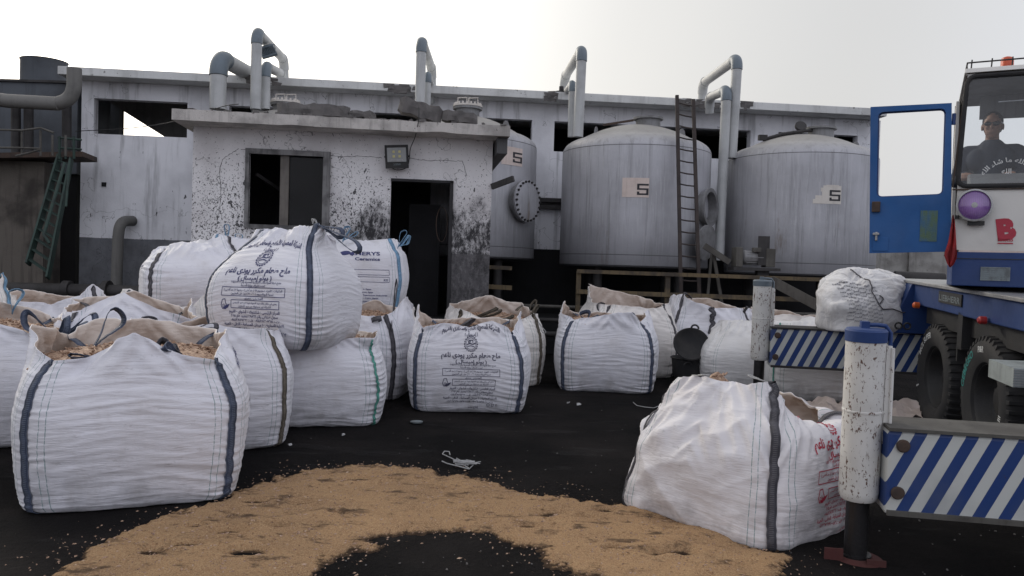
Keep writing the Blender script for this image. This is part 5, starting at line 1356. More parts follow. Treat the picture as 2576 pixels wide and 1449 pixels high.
# crumpled bag on the far outrigger beam: an over-long sack settled by a short cloth run, then kept as a mesh
def crumple():
    from mathutils.bvhtree import BVHTree
    c = at(2176, 752, 9.55); nu, nv = 150, 80
    U, V = np.meshgrid(np.arange(nu) / nu * 2 * PI, np.linspace(-PI / 2, PI / 2, nv)[1:-1])
    f = lambda a, e: np.sign(a) * np.abs(a) ** e
    X = .385 * f(np.cos(V), .6) * f(np.cos(U), .6); Y = .28 * f(np.cos(V), .6) * f(np.sin(U), .6); Z = .43 * f(np.sin(V), .6)
    for sc, am in ((2.6, .055), (6.5, .022)):
        k_ = 1 + am / .4 * 2 * pnoise(X * sc + 3, Y * sc, Z * sc); X, Y = X * k_, Y * k_
    n = nv - 2; vs = np.stack([X, Y, Z], -1).reshape(-1, 3); vs = vs + np.random.RandomState(4).normal(size=vs.shape) * .003
    idx = np.arange(nu * n).reshape(n, nu); nx = np.roll(idx, -1, 1)
    fs = np.stack([idx[:-1], nx[:-1], nx[1:], idx[1:]], -1).reshape(-1, 4).tolist(); vs = vs.tolist() + [[0, 0, -.43], [0, 0, .43]]; k = len(vs) - 2
    fs += [(int(nx[0, i]), int(idx[0, i]), k) for i in range(nu)] + [(int(idx[-1, i]), int(nx[-1, i]), k + 1) for i in range(nu)]
    me = bpy.data.meshes.new('c'); me.from_pydata(vs, [], fs); o = bpy.data.objects.new('c', me); COL.objects.link(o); o.location = (60, 60, .46)
    pm = bpy.data.meshes.new('p'); pm.from_pydata([(57, 57, 0), (63, 57, 0), (63, 63, 0), (57, 63, 0)], [], [(0, 1, 2, 3)])
    p = bpy.data.objects.new('p', pm); COL.objects.link(p); p.modifiers.new('c', 'COLLISION'); p.collision.cloth_friction = 20
    md = o.modifiers.new('cl', 'CLOTH'); q = md.settings
    q.quality = 6; q.mass = .12; q.tension_stiffness = 25; q.compression_stiffness = 25; q.shear_stiffness = 8; q.bending_stiffness = 2.0
    q.shrink_min = -.40; q.shrink_max = -.40; q.use_pressure = True; q.uniform_pressure_force = 3.2; q.tension_damping = 8; q.air_damping = 3
    md.collision_settings.distance_min = .008; md.point_cache.frame_end = 40
    ok = True
    hidden = [x for x in COL.objects if x not in (o, p)]
    for fr in range(1, 23): SC.frame_set(fr)
    me2 = bpy.data.meshes.new_from_object(o.evaluated_get(bpy.context.evaluated_depsgraph_get()))
    SC.frame_set(1); bpy.data.objects.remove(o); bpy.data.objects.remove(p)
    co = np.array([v.co[:] for v in me2.vertices])
    if not np.isfinite(co).all() or np.abs(co).max() > 2: co = np.array(vs)
    mn, mx = co.min(0), co.max(0); co = (co - (mn + mx) / 2) * np.array([1.20 / (mx[0] - mn[0]), .95 / (mx[1] - mn[1]), .77 / (mx[2] - mn[2])])
    me2.vertices.foreach_set('co', co.ravel()); me2.materials.clear(); me2.materials.append(M['cloth_crumpled']); me2.polygons.foreach_set('use_smooth', [True] * len(me2.polygons)); me2.update()
    t = thing('crumpled_bag', 'emptied crumpled white bag heaped on the far striped outrigger beam', 'empty bag', (c.x, c.y, c.z), (0, 0, R(14)))
    so2 = put(bpy.data.objects.new('sack', me2), t); ss = so2.modifiers.new('s', 'SUBSURF'); ss.levels = 1; ss.render_levels = 1
    bv = BVHTree.FromPolygons([Vector(v) for v in co], [tuple(p_.vertices) for p_ in me2.polygons])
    def hit(x, z):
        h = bv.ray_cast(Vector((x, -2, z)), Vector((0, 1, 0)))
        return None if h[0] is None else h[0] + h[1].normalized() * (-.008 if h[1].y > 0 else .008)
    rr = random.Random(3); b = B()
    for line in range(11):               # rows of faded dark print on the left bulge
        for w_ in range(6):
            vs_, fs_, ww = glyphs(rr.choice(['ملح طعام', 'المصرية', 'الفيوم', 'ناعم', 'مصر']), .03)
            x0, z0 = -.47 + w_ * .058 + line * .004, .20 - line * .043 - w_ * .012
            pts = [hit(x0 + x * .052 / ww, z0 + y * .026) for x, y in vs_]
            if all(q_ is not None for q_ in pts): b.add(pts, fs_)
    b.build('printed_text', 'ink_faded', t)
    for pth in ([(-.22, .34), (-.18, .22), (-.20, .08), (-.16, -.05), (-.12, -.10), (.0, -.09), (.12, -.13), (.3, -.12), (.45, -.1)], [(-.15, -.04), (-.10, .02), (-.14, .06)]):
        pts = []
        for (xa, za), (xb, zb) in zip(pth, pth[1:]):
            for i in range(10):
                h = hit(xa + (xb - xa) * i / 10, za + (zb - za) * i / 10)
                if h is not None: pts.append(h)
        b = B(); b.tube(pts, .007, 6); b.build('seam', 'strap_dark', t)
crumple()

# ------------------------------------------------------------------ bowl, basket, shovel, litter
rb = thing('rubber_basket', 'black rubber basket standing on the ground under the bowl', 'basket', (2.58, 11.45, 0))
b = B(); b.lathe([(0, 0), (.19, 0), (.24, .12), (.27, .36), (.29, .375), (.275, .39), (.255, .36), (.225, .12), (.17, .02), (0, .02)], 40); b.build('body', 'rubber', rb)
for sx_ in (-1, 1):
    b = B(); b.tube([(sx_ * .10 + .05 * math.cos(a), -.265 - .02, .30 + .04 * math.sin(a)) for a in np.linspace(0, PI, 9)], .012, 8); b.build('handle', 'black_metal', rb)
bo = thing('rubber_bowl', 'round black rubber bowl propped on edge against the bag with the shovel', 'bowl', at(1738, 868, 11.25), (R(62), R(6), R(-8)))
b = B(); b.lathe([(0, -.10), (.12, -.09), (.20, -.03), (.235, .03), (.25, .04), (.235, .05), (.20, .0), (.12, -.055), (0, -.065)], 48)
for v in b.v: v.z += .012 * math.sin(v.x * 9) ; v.x *= 1 + .03 * math.sin(v.y * 7)
b.build('body', 'rubber', bo); b = B(); b.tube([(.03 + .05 * math.cos(a), .245 + .05 * math.sin(a), .045) for a in np.linspace(0, PI, 9)], .014, 8); b.build('handle', 'black_metal', bo)
sh = thing('shovel', 'shovel with dark wooden handle stuck in the open bag', 'shovel', at(1835, 838, 12.4)); o_ = Vector(sh.location)
b = B(); b.tube([(0, 0, 0), at(1880, 772, 12.1) - o_], .02, 10); b.build('handle', 'steel_dark', sh)
b = B(); b.box((-.05, 0, -.08), (.24, .03, .26), Matrix.Rotation(R(-35), 3, 'Y')); b.build('blade', 'steel_dark', sh, bevel=.01)
b = B(); rr = random.Random(9); pts = []
for pth in ([(1112, 1160), (1125, 1166), (1150, 1172), (1180, 1180), (1190, 1170)], [(1118, 1135), (1113, 1142), (1135, 1152), (1160, 1166), (1180, 1178)], [(1118, 1135), (1130, 1136), (1132, 1144)]):
    b.tube([ground_at(x, y, .012) for x, y in pth], .0045, 5)
q = ground_at(1165, 1165, .02)
for i in range(7):
    b.tube([q + Vector((rr.uniform(-.1, .14), rr.uniform(-.07, .05), rr.uniform(0, .03))) for _ in range(6)], .0035, 5)
tag(b.build('string_tangle', 'string'), 'tangle of white string on the black ground in the middle', 'string')
b = B(); b.lathe([(0, 0), (.06, .0), (.065, .012), (.06, .01), (.05, .006), (0, .006)], 24, Matrix.Translation(ground_at(1048, 1063, .004))); tag(b.build('discarded_disc', 'plate'), 'flattened clear plastic lid lying near the centre printed bag', 'litter')
b = B(); b.tube([ground_at(x, y, .01) for x, y in ((1593, 1012), (1602, 1020), (1622, 1024), (1645, 1026), (1660, 1020))], .004, 5); tag(b.build('string_piece', 'string'), 'thin pale string on the ground near the slumped bag', 'string')
for px, py, s_, lab in ((1455, 1016, .05, 'white scrap of paper lying right of the centre printed bag'), (1430, 1012, .035, 'tiny pale scrap just left of the white paper scrap'), (865, 1093, .03, 'small pale pebble near the squat green-corded bag'), (730, 1118, .04, 'frayed white tuft by the olive strap corner')):
    b = B(); p = ground_at(px, py, .006); b.box(p, (s_, s_ * .6, .012), Matrix.Rotation(px, 3, 'Z'), jit=s_ * .2); tag(b.build('litter_scrap', 'string'), lab, 'litter', 'small scraps lying on the ground')
b = B(); rr = random.Random(12)
for i in range(220):
    p = ground_at(rr.uniform(760, 2576), rr.uniform(1000, 1449) , .002); s_ = rr.uniform(.004, .012) 
    if p.y > 12: continue
    b.box(p, (s_, s_ * .8, s_ * .5), Matrix.Rotation(rr.uniform(0, 3), 3, 'Z'), jit=s_ * .2)
o = b.build('grit', 'rubble'); tag(o, 'fine grit and pale crumbs scattered over the black ground', 'grit', kind='stuff')
b = B(); nx, ny = 30, 12; c = at(2215, 965, 9.2); c.z = 0
vs = [(c.x - .75 + 1.6 * i / nx, c.y - .1 + .9 * j / ny, max(.0, .16 * float(pnoise(i * .35, j * .5, 3)) + .10 * math.sin(PI * j / ny) * math.sin(PI * i / nx) + .01)) for j in range(ny + 1) for i in range(nx + 1)]
b.add(vs, [(j * (nx + 1) + i, j * (nx + 1) + i + 1, (j + 1) * (nx + 1) + i + 1, (j + 1) * (nx + 1) + i) for j in range(ny) for i in range(nx)], True)
tag(b.build('plastic_sheet', 'sticker'), 'crumpled pinkish plastic sheet on the ground behind the far beam', 'plastic sheet')

# ------------------------------------------------------------------ the crane truck
TO = Vector((2.0, 4.54, 0)); TROT = Euler((R(2.0), 0, R(-11.2)))
TM = Matrix.Translation(TO) @ TROT.to_matrix().to_4x4(); TI = TM.inverted()
tr = thing('crane_truck', 'blue and white mobile crane truck with striped outriggers and open cab door', 'crane truck', TO, tuple(TROT))
tw = lambda p: TI @ Vector(p)            # world -> truck
def tat(px, py, Y): return tw(at(px, py, Y))
DZ = 1.39
def deck_plane(px, py, lat=1.62):        # sight line meets the truck's left side plane
    n = TROT.to_matrix() @ Vector((1, 0, 0)); return tw(on_plane(px, py, TM @ Vector((lat, 0, 0)), n))
# chassis
b = B(); b.box((2.75, 2.70, DZ - .135), (2.26, 5.8, .23)); b.build('chassis_frame', 'blue', tr, bevel=.012)
b = B(); b.box((2.75, 2.70, DZ - .003), (2.34, 5.85, .035)); b.build('deck_plate', 'silver', tr, bevel=.006)
b = B(); b.box((2.9, 2.7, .80), (1.5, 5.6, .55)); b.box((2.6, 3.0, 1.05), (1.8, 3.6, .2)); b.build('underframe', 'black_metal', tr)
for al in (.05, 5.3):
    b = B(); b.prism([(1.60, DZ + .0), (1.40, .90), (1.40, .80), (1.90, .80), (1.90, DZ)], .56, Matrix.Translation((0, al - .28 + .0, 0))); b.build('outrigger_housing', 'blue', tr, bevel=.01)
q1 = deck_plane(2365, 740); q2 = deck_plane(2422, 763)
b = B(); b.box((1.612, (q1.y + q2.y) / 2, (q1.z + q2.z) / 2), (.012, abs(q1.y - q2.y), .115)); pl_ = b.build('name_plate', 'black_metal', tr)
b = B(); flat_text(b, 'LIEBHERR', Matrix.Translation((1.604, (q1.y + q2.y) / 2, (q1.z + q2.z) / 2 - .035)) @ Matrix.Rotation(R(-90), 4, 'Z'), 'x', .085, width=abs(q1.y - q2.y) * .9, bold=.02); b.build('name_letters', 'plate', pl_)
for px, py, m_ in ((2312, 768, 'amber'), (2480, 806, 'red_lens')):
    q = deck_plane(px, py, 1.60); b = B(); b.lathe([(0, 0), (.035, 0), (.035, .05), (.02, .065), (0, .067)], 16, Matrix.Translation(q) @ Matrix.Rotation(R(-90), 4, 'Y')); b.build('marker_lamp', m_, tr)
# outriggers
def outrigger(al, top, foot):
    b = B(); b.box((1.18, al, .545), (2.15, .30, .465)); bm_ = b.build('outrigger_beam', 'stripes', tr, bevel=.02)
    b = B(); b.box((1.18, al - .157, .327), (2.13, .018, .028)); b.box((1.18, al - .0, .787), (2.15, .33, .018)); b.build('beam_flange', 'rail_grey' if al < 1 else 'steel_dark', bm_)
    for zz_, xx_ in ((.70, .18), (.44, .165)):
        b = B(); b.lathe([(0, 0), (.034, 0), (.036, .012), (.03, .02), (0, .022)], 20, Matrix.Translation((xx_, al - .15, zz_)) @ Matrix.Rotation(R(90), 4, 'X')); b.build('bolt_head', 'steel_rust', bm_)
    zc0, zc1 = top - .97, top
    b = B(); b.lathe([(.0, zc0), (.09, zc0), (.102, zc0 + .02), (.106, zc0 + .05), (.106, zc0 + .50), (.109, zc0 + .503), (.109, zc0 + .512), (.106, zc0 + .515), (.106, zc1 - .072)], 48, Matrix.Translation((0, al, 0)))
    cy = b.build('jack_cylinder', 'white_chip', tr)
    b = B(); b.lathe([(.106, zc1 - .072), (.111, zc1 - .071), (.113, zc1 - .012), (.104, zc1), (.06, zc1 + .004), (0, zc1 + .004)], 48, Matrix.Translation((0, al, 0))); b.box((-.01, al, zc1 + .022), (.045, .045, .036)); b.tube([(.0, al, zc1 + .02), (.06, al, zc1 + .022), (.10, al, zc1 + .018), (.128, al, zc1 - .02), (.130, al, zc1 - .16)], .012, 8)
    b.build('cylinder_cap', 'blue' if al < 1 else 'pvc_elbow', cy)
    b = B(); b.box((.118, al, (zc0 + zc1) / 2 + .12), (.03, .07, .55)); b.tube([(.135, al - .04, zc1 - .1), (.137, al - .04, zc0 + .45), (.15, al - .04, zc0 + .40)], .010, 8); b.build('side_rib', 'white_chip', cy)
    b = B(); b.tube([(0, al, foot), (0, al, zc0 + .03)], .062, 28); b.tube([(0, al, foot), (0, al, foot + .03)], .085, 28); b.build('jack_rod', 'chrome_rod', tr)
    if al < 1:
        b = B(); b.lathe([(0, 0), (.15, 0), (.15, .012), (.10, .022), (.09, .03), (0, .03)], 32, Matrix.Translation((0, al, foot - .012))); b.box((-.13, al - .07, foot + .03), (.10, .015, .08)); b.box((.09, al - .1, foot - .0), (.1, .015, .07)); b.build('foot_plate', 'red_metal', tr)
    else:
        b = B(); b.lathe([(0, 0), (.23, 0), (.23, .02), (.11, .05), (.09, .055), (0, .055)], 32, Matrix.Translation((0, al, foot - .05))); b.build('foot_plate', 'red_metal', tr)
outrigger(0.0, 1.315, .0); outrigger(5.32, 1.345, -.13)
b = B(); qh = tat(2270, 820, 8.9)
for k_ in (-.04, .05): b.tube([qh + Vector((k_ + .035 * math.cos(a), 0, .035 * math.sin(a))) for a in np.linspace(0, 2 * PI, 13)], .01, 8)
b.build('shackle', 'black_metal', tr)
# wheels
def wheel(lat, al, zc, txt, cols):
    w_ = bpy.data.objects.new('wheel', None); put(w_, tr); w_.location = (lat, al, zc)
    M4 = Matrix.Rotation(R(-90), 4, 'Y')   # lathe z -> truck -x (outer face)
    b = B(); b.lathe([(.305, .10), (.33, .155), (.40, .185), (.48, .185), (.525, .165), (.548, .13), (.552, .06), (.555, 0), (.552, -.06), (.548, -.13), (.525, -.165), (.48, -.185), (.40, -.185), (.33, -.155), (.305, -.10), (.305, .10)], 96, M4)
    for k_ in range(44):
        for sgn in (-1, 1):
            a = 2 * PI * (k_ + (.5 if sgn > 0 else 0)) / 44
            mm = Matrix.Rotation(a, 4, 'X'); b.add([mm @ Vector(v) for v in [(sgn * .02, -.017, .545), (sgn * .175, -.017, .52), (sgn * .175, .017, .52), (sgn * .02, .017, .545), (sgn * .02, -.014, .570), (sgn * .165, -.014, .560), (sgn * .165, .014, .560), (sgn * .02, .014, .570)]], [(3, 2, 1, 0), (4, 5, 6, 7), (0, 1, 5, 4), (1, 2, 6, 5), (2, 3, 7, 6), (3, 0, 4, 7)])
    b.build('tyre', 'rubber', w_)
    b = B(); b.lathe([(.325, .125), (.31, .13), (.295, .11), (.28, .0), (.25, -.03), (.14, -.03), (.12, .04), (.06, .05), (0, .05)], 48, M4)
    for k_ in range(10):
        a = 2 * PI * k_ / 10; b.lathe([(0, -.03), (.016, -.03), (.016, .005), (0, .005)], 6, M4 @ Matrix.Translation((.2 * math.cos(a), .2 * math.sin(a), 0)))
    b.build('rim', 'black_metal', w_)
    for (tx_, a0, sz, m_, rad_) in txt:
        vs_, fs_, ww = glyphs(tx_, .02, False); b = B(); k2 = sz
        pts = []
        for x, y in vs_:
            ang = a0 - x * k2 / rad_; rr_ = rad_ + y * k2 - .3 * k2
            # outer face seen from -x: angle measured from the top, clockwise as seen
            pts.append((-.190 if rr_ < .49 else -.178, -math.sin(-ang) * rr_ * -1 * -1, math.cos(ang) * rr_))
        b.add(pts, fs_); b.build('tyre_lettering', m_, w_)
wheel(1.80, 2.88, .457, [('GEBEGEO', R(58), .095, 'letter_teal', .44), ('P&R', R(6), .075, 'letter_white', .44), ('III', R(-100), .07, 'letter_white', .44)], 0)
wheel(1.80, 4.26, .425, [('MCL SUPER', R(35), .085, 'letter_white', .44), ('I', R(110), .12, 'letter_white', .44)], 0)
b = B(); b.box((1.78, 3.58, .98), (.30, .03, .56)); b.box((1.70, 3.50, 1.0), (.16, .12, .34)); b.box((1.72, 3.50, .83), (.2, .14, .015)); b.build('mudguard', 'black_metal', tr)
b = B(); A = tat(2541, 920, 5.3); b.box((A.x + .5, A.y + .15, A.z - .07), (1.0, .42, .125))
b.build('step', 'alu', tr)
b = B()
for k_ in range(7): b.box((A.x + .5, A.y - .064, A.z - .12 + k_ * .017), (1.0, .008, .006))
b.build('step_ribs', 'silver', tr)

# ---- crane cab (faces the camera), built in world axes at CP then moved to the truck frame
CX, CY, CZ = 3.935, 7.2, 1.55
CMt = TI @ Matrix.Translation((CX, CY, CZ)) @ Matrix.Rotation(R(-27), 4, 'Z')
CANG = R(-27)
cex = Vector((math.cos(CANG), math.sin(CANG), 0)); cey = Vector((-math.sin(CANG), math.cos(CANG), 0))
def cab_xy(px, py, y=0.0):
    p = on_plane(px, py, Vector((CX, CY, CZ)) + cey * y, cey) - Vector((CX, CY, CZ)); return p.dot(cex), p.z
CWD = 1.15
def cbuild(b, name, mat, parent=None, bevel=0.0, loc=None):
    b.v = [CMt @ v for v in b.v]
    return b.build(name, mat, parent or tr, bevel, CMt @ Vector(loc) if loc is not None else None)
def ring(b, outer, inner, r, y0, y1, nseg=7):
    """plate with a rounded hole; outer/inner: 4 corners (x,z) ccw"""
    loops = []
    for i in range(4):
        p, a, c = inner[i - 1], inner[i], inner[(i + 1) % 4]
        loops.append([v for v in bend((p[0], 0, p[1]), (a[0], 0, a[1]), (c[0], 0, c[1]), r, nseg)])
    for y in (y0, y1):
        for i in range(4):
            oc = Vector((outer[i][0], y, outer[i][1])); on = Vector((outer[(i + 1) % 4][0], y, outer[(i + 1) % 4][1]))
            L = [Vector((v.x, y, v.z)) for v in loops[i]]
            for a, c in zip(L, L[1:]): b.add([a, c, oc], [(0, 1, 2)])
            n0 = loops[(i + 1) % 4][0]; b.add([L[-1], Vector((n0.x, y, n0.z)), on, oc], [(0, 1, 2, 3)])
    flat = [v for l in loops for v in l]; m = len(flat)
    for i in range(m):
        a, c = flat[i], flat[(i + 1) % m]; b.add([(a.x, y0, a.z), (c.x, y0, c.z), (c.x, y1, c.z), (a.x, y1, a.z)], [(0, 1, 2, 3)])
    for i in range(4):
        a, c = outer[i], outer[(i + 1) % 4]; b.add([(a[0], y0, a[1]), (c[0], y0, c[1]), (c[0], y1, c[1]), (a[0], y1, a[1])], [(0, 1, 2, 3)])
    return flat
zW = cab_xy(2500, 632)[1]; zS = cab_xy(2500, 470)[1]; zR = cab_xy(2500, 176)[1]; zSt = cab_xy(2500, 188)[1]
lx0 = 0.0; lxm = cab_xy(2400, 466)[0]; lxt = cab_xy(2436, 180)[0]
b = B(); b.hexa([Vector(p) for p in ((-.005, -.03, 0), (CWD, -.03, 0), (CWD, 1.5, 0), (-.005, 1.5, 0), (-.005, -.03, zW - .012), (CWD, -.03, zW - .012), (CWD, 1.5, zW - .012), (-.005, 1.5, zW - .012))]); cb = cbuild(b, 'cab_base', 'blue', bevel=.008)
b = B(); zz = cab_xy(2500, 652)[1]; b.box((CWD / 2, -.033, zz), (CWD, .006, .006)); cbuild(b, 'panel_seam', 'black_metal', cb)
b = B(); p0 = cab_xy(2465, 705); p1 = cab_xy(2541, 673); b.box(((p0[0] + p1[0]) / 2, -.036, (p0[1] + p1[1]) / 2), (p1[0] - p0[0], .01, p1[1] - p0[1]))
for k_ in range(6): b.box(((p0[0] + p1[0]) / 2, -.043, p0[1] + .02 + k_ * .018), ((p1[0] - p0[0]) * .94, .006, .005))
cbuild(b, 'grille_plate', 'plate', cb)
b = B(); b.box((CWD / 2, -.012, zW - .003), (CWD, .012, .016)); cbuild(b, 'trim_strip', 'sticker', cb)
b = B()
oc = [(lx0, zW), (CWD, zW), (CWD - .02, zR - .02), (lxt - .015, zR - .02)]
ic = [(cab_xy(2406, 468)[0] + .005, zS + .01), (CWD - .06, zS + .01), (CWD - .075, zSt), (cab_xy(2434, 190)[0], zSt)]
flat = ring(b, oc, ic, .085, 0.0, .045); fr_ = cbuild(b, 'cab_front', 'white_cab', bevel=0)
b = B(); b.tube([Vector((v.x, -.008, v.z)) for v in flat + flat[:2]], .020, 8); cbuild(b, 'windscreen_seal', 'rubber', fr_)
b = B(); b.add([(v.x, .015, v.z) for v in flat], [tuple(range(len(flat)))]); cbuild(b, 'windscreen', 'windscreen', fr_)
b = B(); b.bar((lxm - .01, -.004, zS), (lxt - .012, -.004, zR - .03), .014, .012, up=(0, 1, 0)); b.bar((lxm - .012, -.008, zS - .02), (CWD, -.008, zS - .02), .012, .012); cbuild(b, 'rusty_edge_strip', 'steel_rust', fr_)
b = B(); b.hexa([Vector(p) for p in ((lxt - .03, -.03, zR - .015), (CWD, -.03, zR - .015), (CWD, 1.52, zR - .015), (lxt - .03, 1.52, zR - .015), (lxt - .02, 0, zR + .03), (CWD, 0, zR + .03), (CWD, 1.5, zR + .03), (lxt - .02, 1.5, zR + .03))]); rf = cbuild(b, 'cab_roof', 'white_cab', bevel=.006)
b = B(); hr = .115; x0r = cab_xy(2434, 170)[0]
b.tube([(x0r, .05, zR + .03), (x0r, .05, zR + .09), (CWD - .05, .05, zR + .10)], .007, 8); b.tube([(x0r, 1.4, zR + .03), (x0r, 1.4, zR + .09), (CWD - .05, 1.4, zR + .10)], .007, 8); b.tube([(x0r, .05, zR + .09), (x0r, 1.4, zR + .09)], .007, 8)
for k_ in range(7): b.tube([(x0r + .03 + k_ * .155, .05, zR + .03), (x0r + .035 + k_ * .155, .05, zR + .115)], .006, 6)
cbuild(b, 'roof_rail', 'steel_dark', rf)
bx, bz = cab_xy(2533, 176, .25); b = B(); b.lathe([(0, 0), (.06, 0), (.06, .035), (0, .036)], 24, Matrix.Translation((bx, .25, zR + .03))); bb_ = cbuild(b, 'beacon', 'tan_plastic', rf)
b = B(); b.lathe([(.052, .036), (.052, .10), (.045, .125), (.02, .135), (0, .137)], 24, Matrix.Translation((bx, .25, zR + .03))); cbuild(b, 'beacon_lens', 'beacon', bb_)
# cab sides, back, floor, inside
b = B(); b.box((CWD - .02, .77, (zW + zR) / 2), (.03, 1.46, zR - zW - .03)); cbuild(b, 'side_wall', 'white_cab')
b = B(); b.box((.03, 1.12, (zW + 1.85) / 2), (.03, .76, zR - zW - .04)) if False else b.box((.02, 1.35, (zW + zR) / 2), (.03, .28, zR - zW - .04)); cbuild(b, 'rear_pillar', 'white_cab')
b = B(); zb0 = cab_xy(2500, 378, 1.5)[1]; zb1 = cab_xy(2500, 262, 1.5)[1]
ring(b, [(.0, zW), (CWD, zW), (CWD, zR - .02), (.0, zR - .02)], [(.07, zb0 - .05), (CWD - .08, zb0 - .05), (CWD - .08, zb1 + .08), (.07, zb1 + .03)], .10, 1.46, 1.5); cbuild(b, 'cab_back', 'dash')
b = B(); b.box((CWD / 2, .75, zW + .02), (CWD - .06, 1.4, .03)); cbuild(b, 'cab_floor', 'black_metal')
b = B(); b.box((CWD / 2, .75, zR - .035), (CWD - .1, 1.3, .02)); b.box((CWD / 2 + .05, .9, zR - .16), (CWD - .3, .04, .22)); cbuild(b, 'headlining', 'dash')
b = B(); b.hexa([Vector(p) for p in ((.10, .12, zS - .05), (CWD - .06, .12, zS - .05), (CWD - .06, .42, zS + .02), (.10, .42, zS + .02), (.10, .10, zS + .03), (CWD - .06, .10, zS + .03), (CWD - .06, .42, zS + .17), (.10, .42, zS + .17))]); cbuild(b, 'dashboard', 'dash', bevel=.02)
b = B(); b.tube([(.3, .06, zR - .27), (CWD - .1, .06, zR - .255)], .006, 6); cbuild(b, 'sun_visor_rod', 'silver')
b = B(); b.box((.40, 1.16, 1.02), (.46, .12, .5)); b.box((.40, .86, .76), (.5, .5, .12)); b.box((.40, .86, .52), (.3, .3, .34)); cbuild(b, 'driver_seat', 'seat', bevel=.04)
# headlight, handle, emblem, lettering
hx_, hz_ = cab_xy(2450, 518); Mh = Matrix.Translation((hx_, -.001, hz_)) @ Matrix.Rotation(R(90), 4, 'X')
b = B(); b.lathe([(.06, -.0), (.125, .02), (.142, .06), (.142, .085), (.128, .088), (.122, .07)], 40, Mh); hl = cbuild(b, 'headlight', 'silver'); b = B(); b.box((hx_ + .02, -.03, hz_ - .155), (.13, .05, .035)); cbuild(b, 'bracket', 'black_metal', hl)
b = B(); b.lathe([(.124, .075), (.10, .092), (.05, .104), (0, .107)], 40, Mh); cbuild(b, 'lens', 'lens', hl, loc=(hx_, -.09, hz_))
b = B(); b.lathe([(0, .108), (.024, .107), (.024, .100)], 24, Mh); cbuild(b, 'bulb_spot', 'silver', hl)
ex, ez = cab_xy(2535, 575)
b = B(); flat_text(b, 'B', Matrix.Translation((ex, -.003, ez - .085)) @ Matrix.Rotation(R(-8), 4, 'Y') @ Matrix.Scale(-1, 4, (0, 0, 1)) @ Matrix.Scale(-1, 4, (0, 0, 1)), 'x', .235, bold=.07); cbuild(b, 'emblem', 'letter_red')
ex, ez = cab_xy(2529, 607)
b = B(); flat_text(b, 'Binotto', Matrix.Translation((ex, -.003, ez)), 'x', .042, bold=.03, width=.115); b.box((ex, -.003, ez - .018), (.115, .004, .010)); cbuild(b, 'maker_lettering', 'letter_red')
def arc_text(b, txt, cx, cz, rad, size, a0=0.0, width=None):
    vs_, fs_, ww = glyphs(txt, .02, True); kx = width / ww if width else size
    b.add([(cx + math.sin(x * kx / rad + a0) * (rad + y * size), -.0, cz + math.cos(x * kx / rad + a0) * (rad + y * size)) for x, y in vs_], fs_)
ax, az_ = cab_xy(2530, 470)
b = B(); arc_text(b, 'بسم الله ما شاء الله', ax + .02, az_ - .0, .215, .055, 0, .46); cbuild(b, 'windscreen_lettering', 'letter_white', fr_); b = B(); flat_text(b, 'الله', Matrix.Translation((ax, 0, az_ + .115)), 'x', .06, True, .02); cbuild(b, 'windscreen_lettering', 'letter_white', fr_)
b = B(); h0 = cab_xy(2388, 552); h1 = cab_xy(2402, 640); b.tube([(h0[0] + .03, -.05, h0[1]), (h0[0] + .035, -.05, h0[1] - .06), (h1[0] - .02, -.06, h1[1] + .03), (h1[0] + .02, -.03, h1[1] + .03)], .013, 8); b.box((h0[0] + .06, -.02, h0[1] + .02), (.03, .04, .03)); cbuild(b, 'grab_handle', 'black_metal')
# open door
def dw(px, py):                          # door plane through two world verticals
    p0 = Vector((3.905, 7.23, 0)); p1 = Vector((3.33, 7.50, 0)); dd = (p1 - p0).normalized(); n_ = Vector((-dd.y, dd.x, 0)); q = on_plane(px, py, p0, n_) - p0
    return (q.dot(dd), q.z)
DM = TI @ Matrix.Translation((3.905, 7.23, 0)) @ Matrix.Rotation(math.atan2(.27, -.575), 4, 'Z')
oc = [dw(2392, 633), dw(2187, 637), dw(2190, 270), dw(2394, 260)]; ic = [dw(2373, 490), dw(2205, 497), dw(2209, 283), dw(2380, 273)]
b = B(); flat = ring(b, oc, ic, .055, -.02, .02); b.v = [DM @ v for v in b.v]; door = b.build('door', 'blue_bright', tr)
b = B(); b.tube([Vector((v.x, -.024, v.z)) for v in flat + flat[:2]], .012, 8); b.v = [DM @ v for v in b.v]; b.build('window_seal', 'blue', door)
def dpart(px0, py0, px1, py1, name, mat, th=.02, bev=.004):
    a, c = dw(px0, py0), dw(px1, py1); b = B(); b.box(((a[0] + c[0]) / 2, .022 + th / 2, (a[1] + c[1]) / 2), (abs(c[0] - a[0]), th, abs(c[1] - a[1]))); b.v = [DM @ v for v in b.v]; return b.build(name, mat, door, bev)
dpart(2194, 508, 2214, 534, 'lock_box', 'steel_rust', .03); dpart(2196, 586, 2212, 592, 'latch', 'silver', .03); dpart(2202, 584, 2207, 606, 'latch_bar', 'silver', .02); dpart(2196, 598, 2234, 632, 'lower_panel', 'blue_bright', .005); dpart(2316, 530, 2356, 608, 'faded_patch', 'yellow_patch', .003, 0)
b = B()
for zz_ in (dw(2392, 300)[1], dw(2392, 600)[1]): b.tube([(-.0, 0, zz_ - .05), (0, 0, zz_ + .05)], .016, 10)
b.v = [DM @ v for v in b.v]; b.build('hinge', 'blue', door)
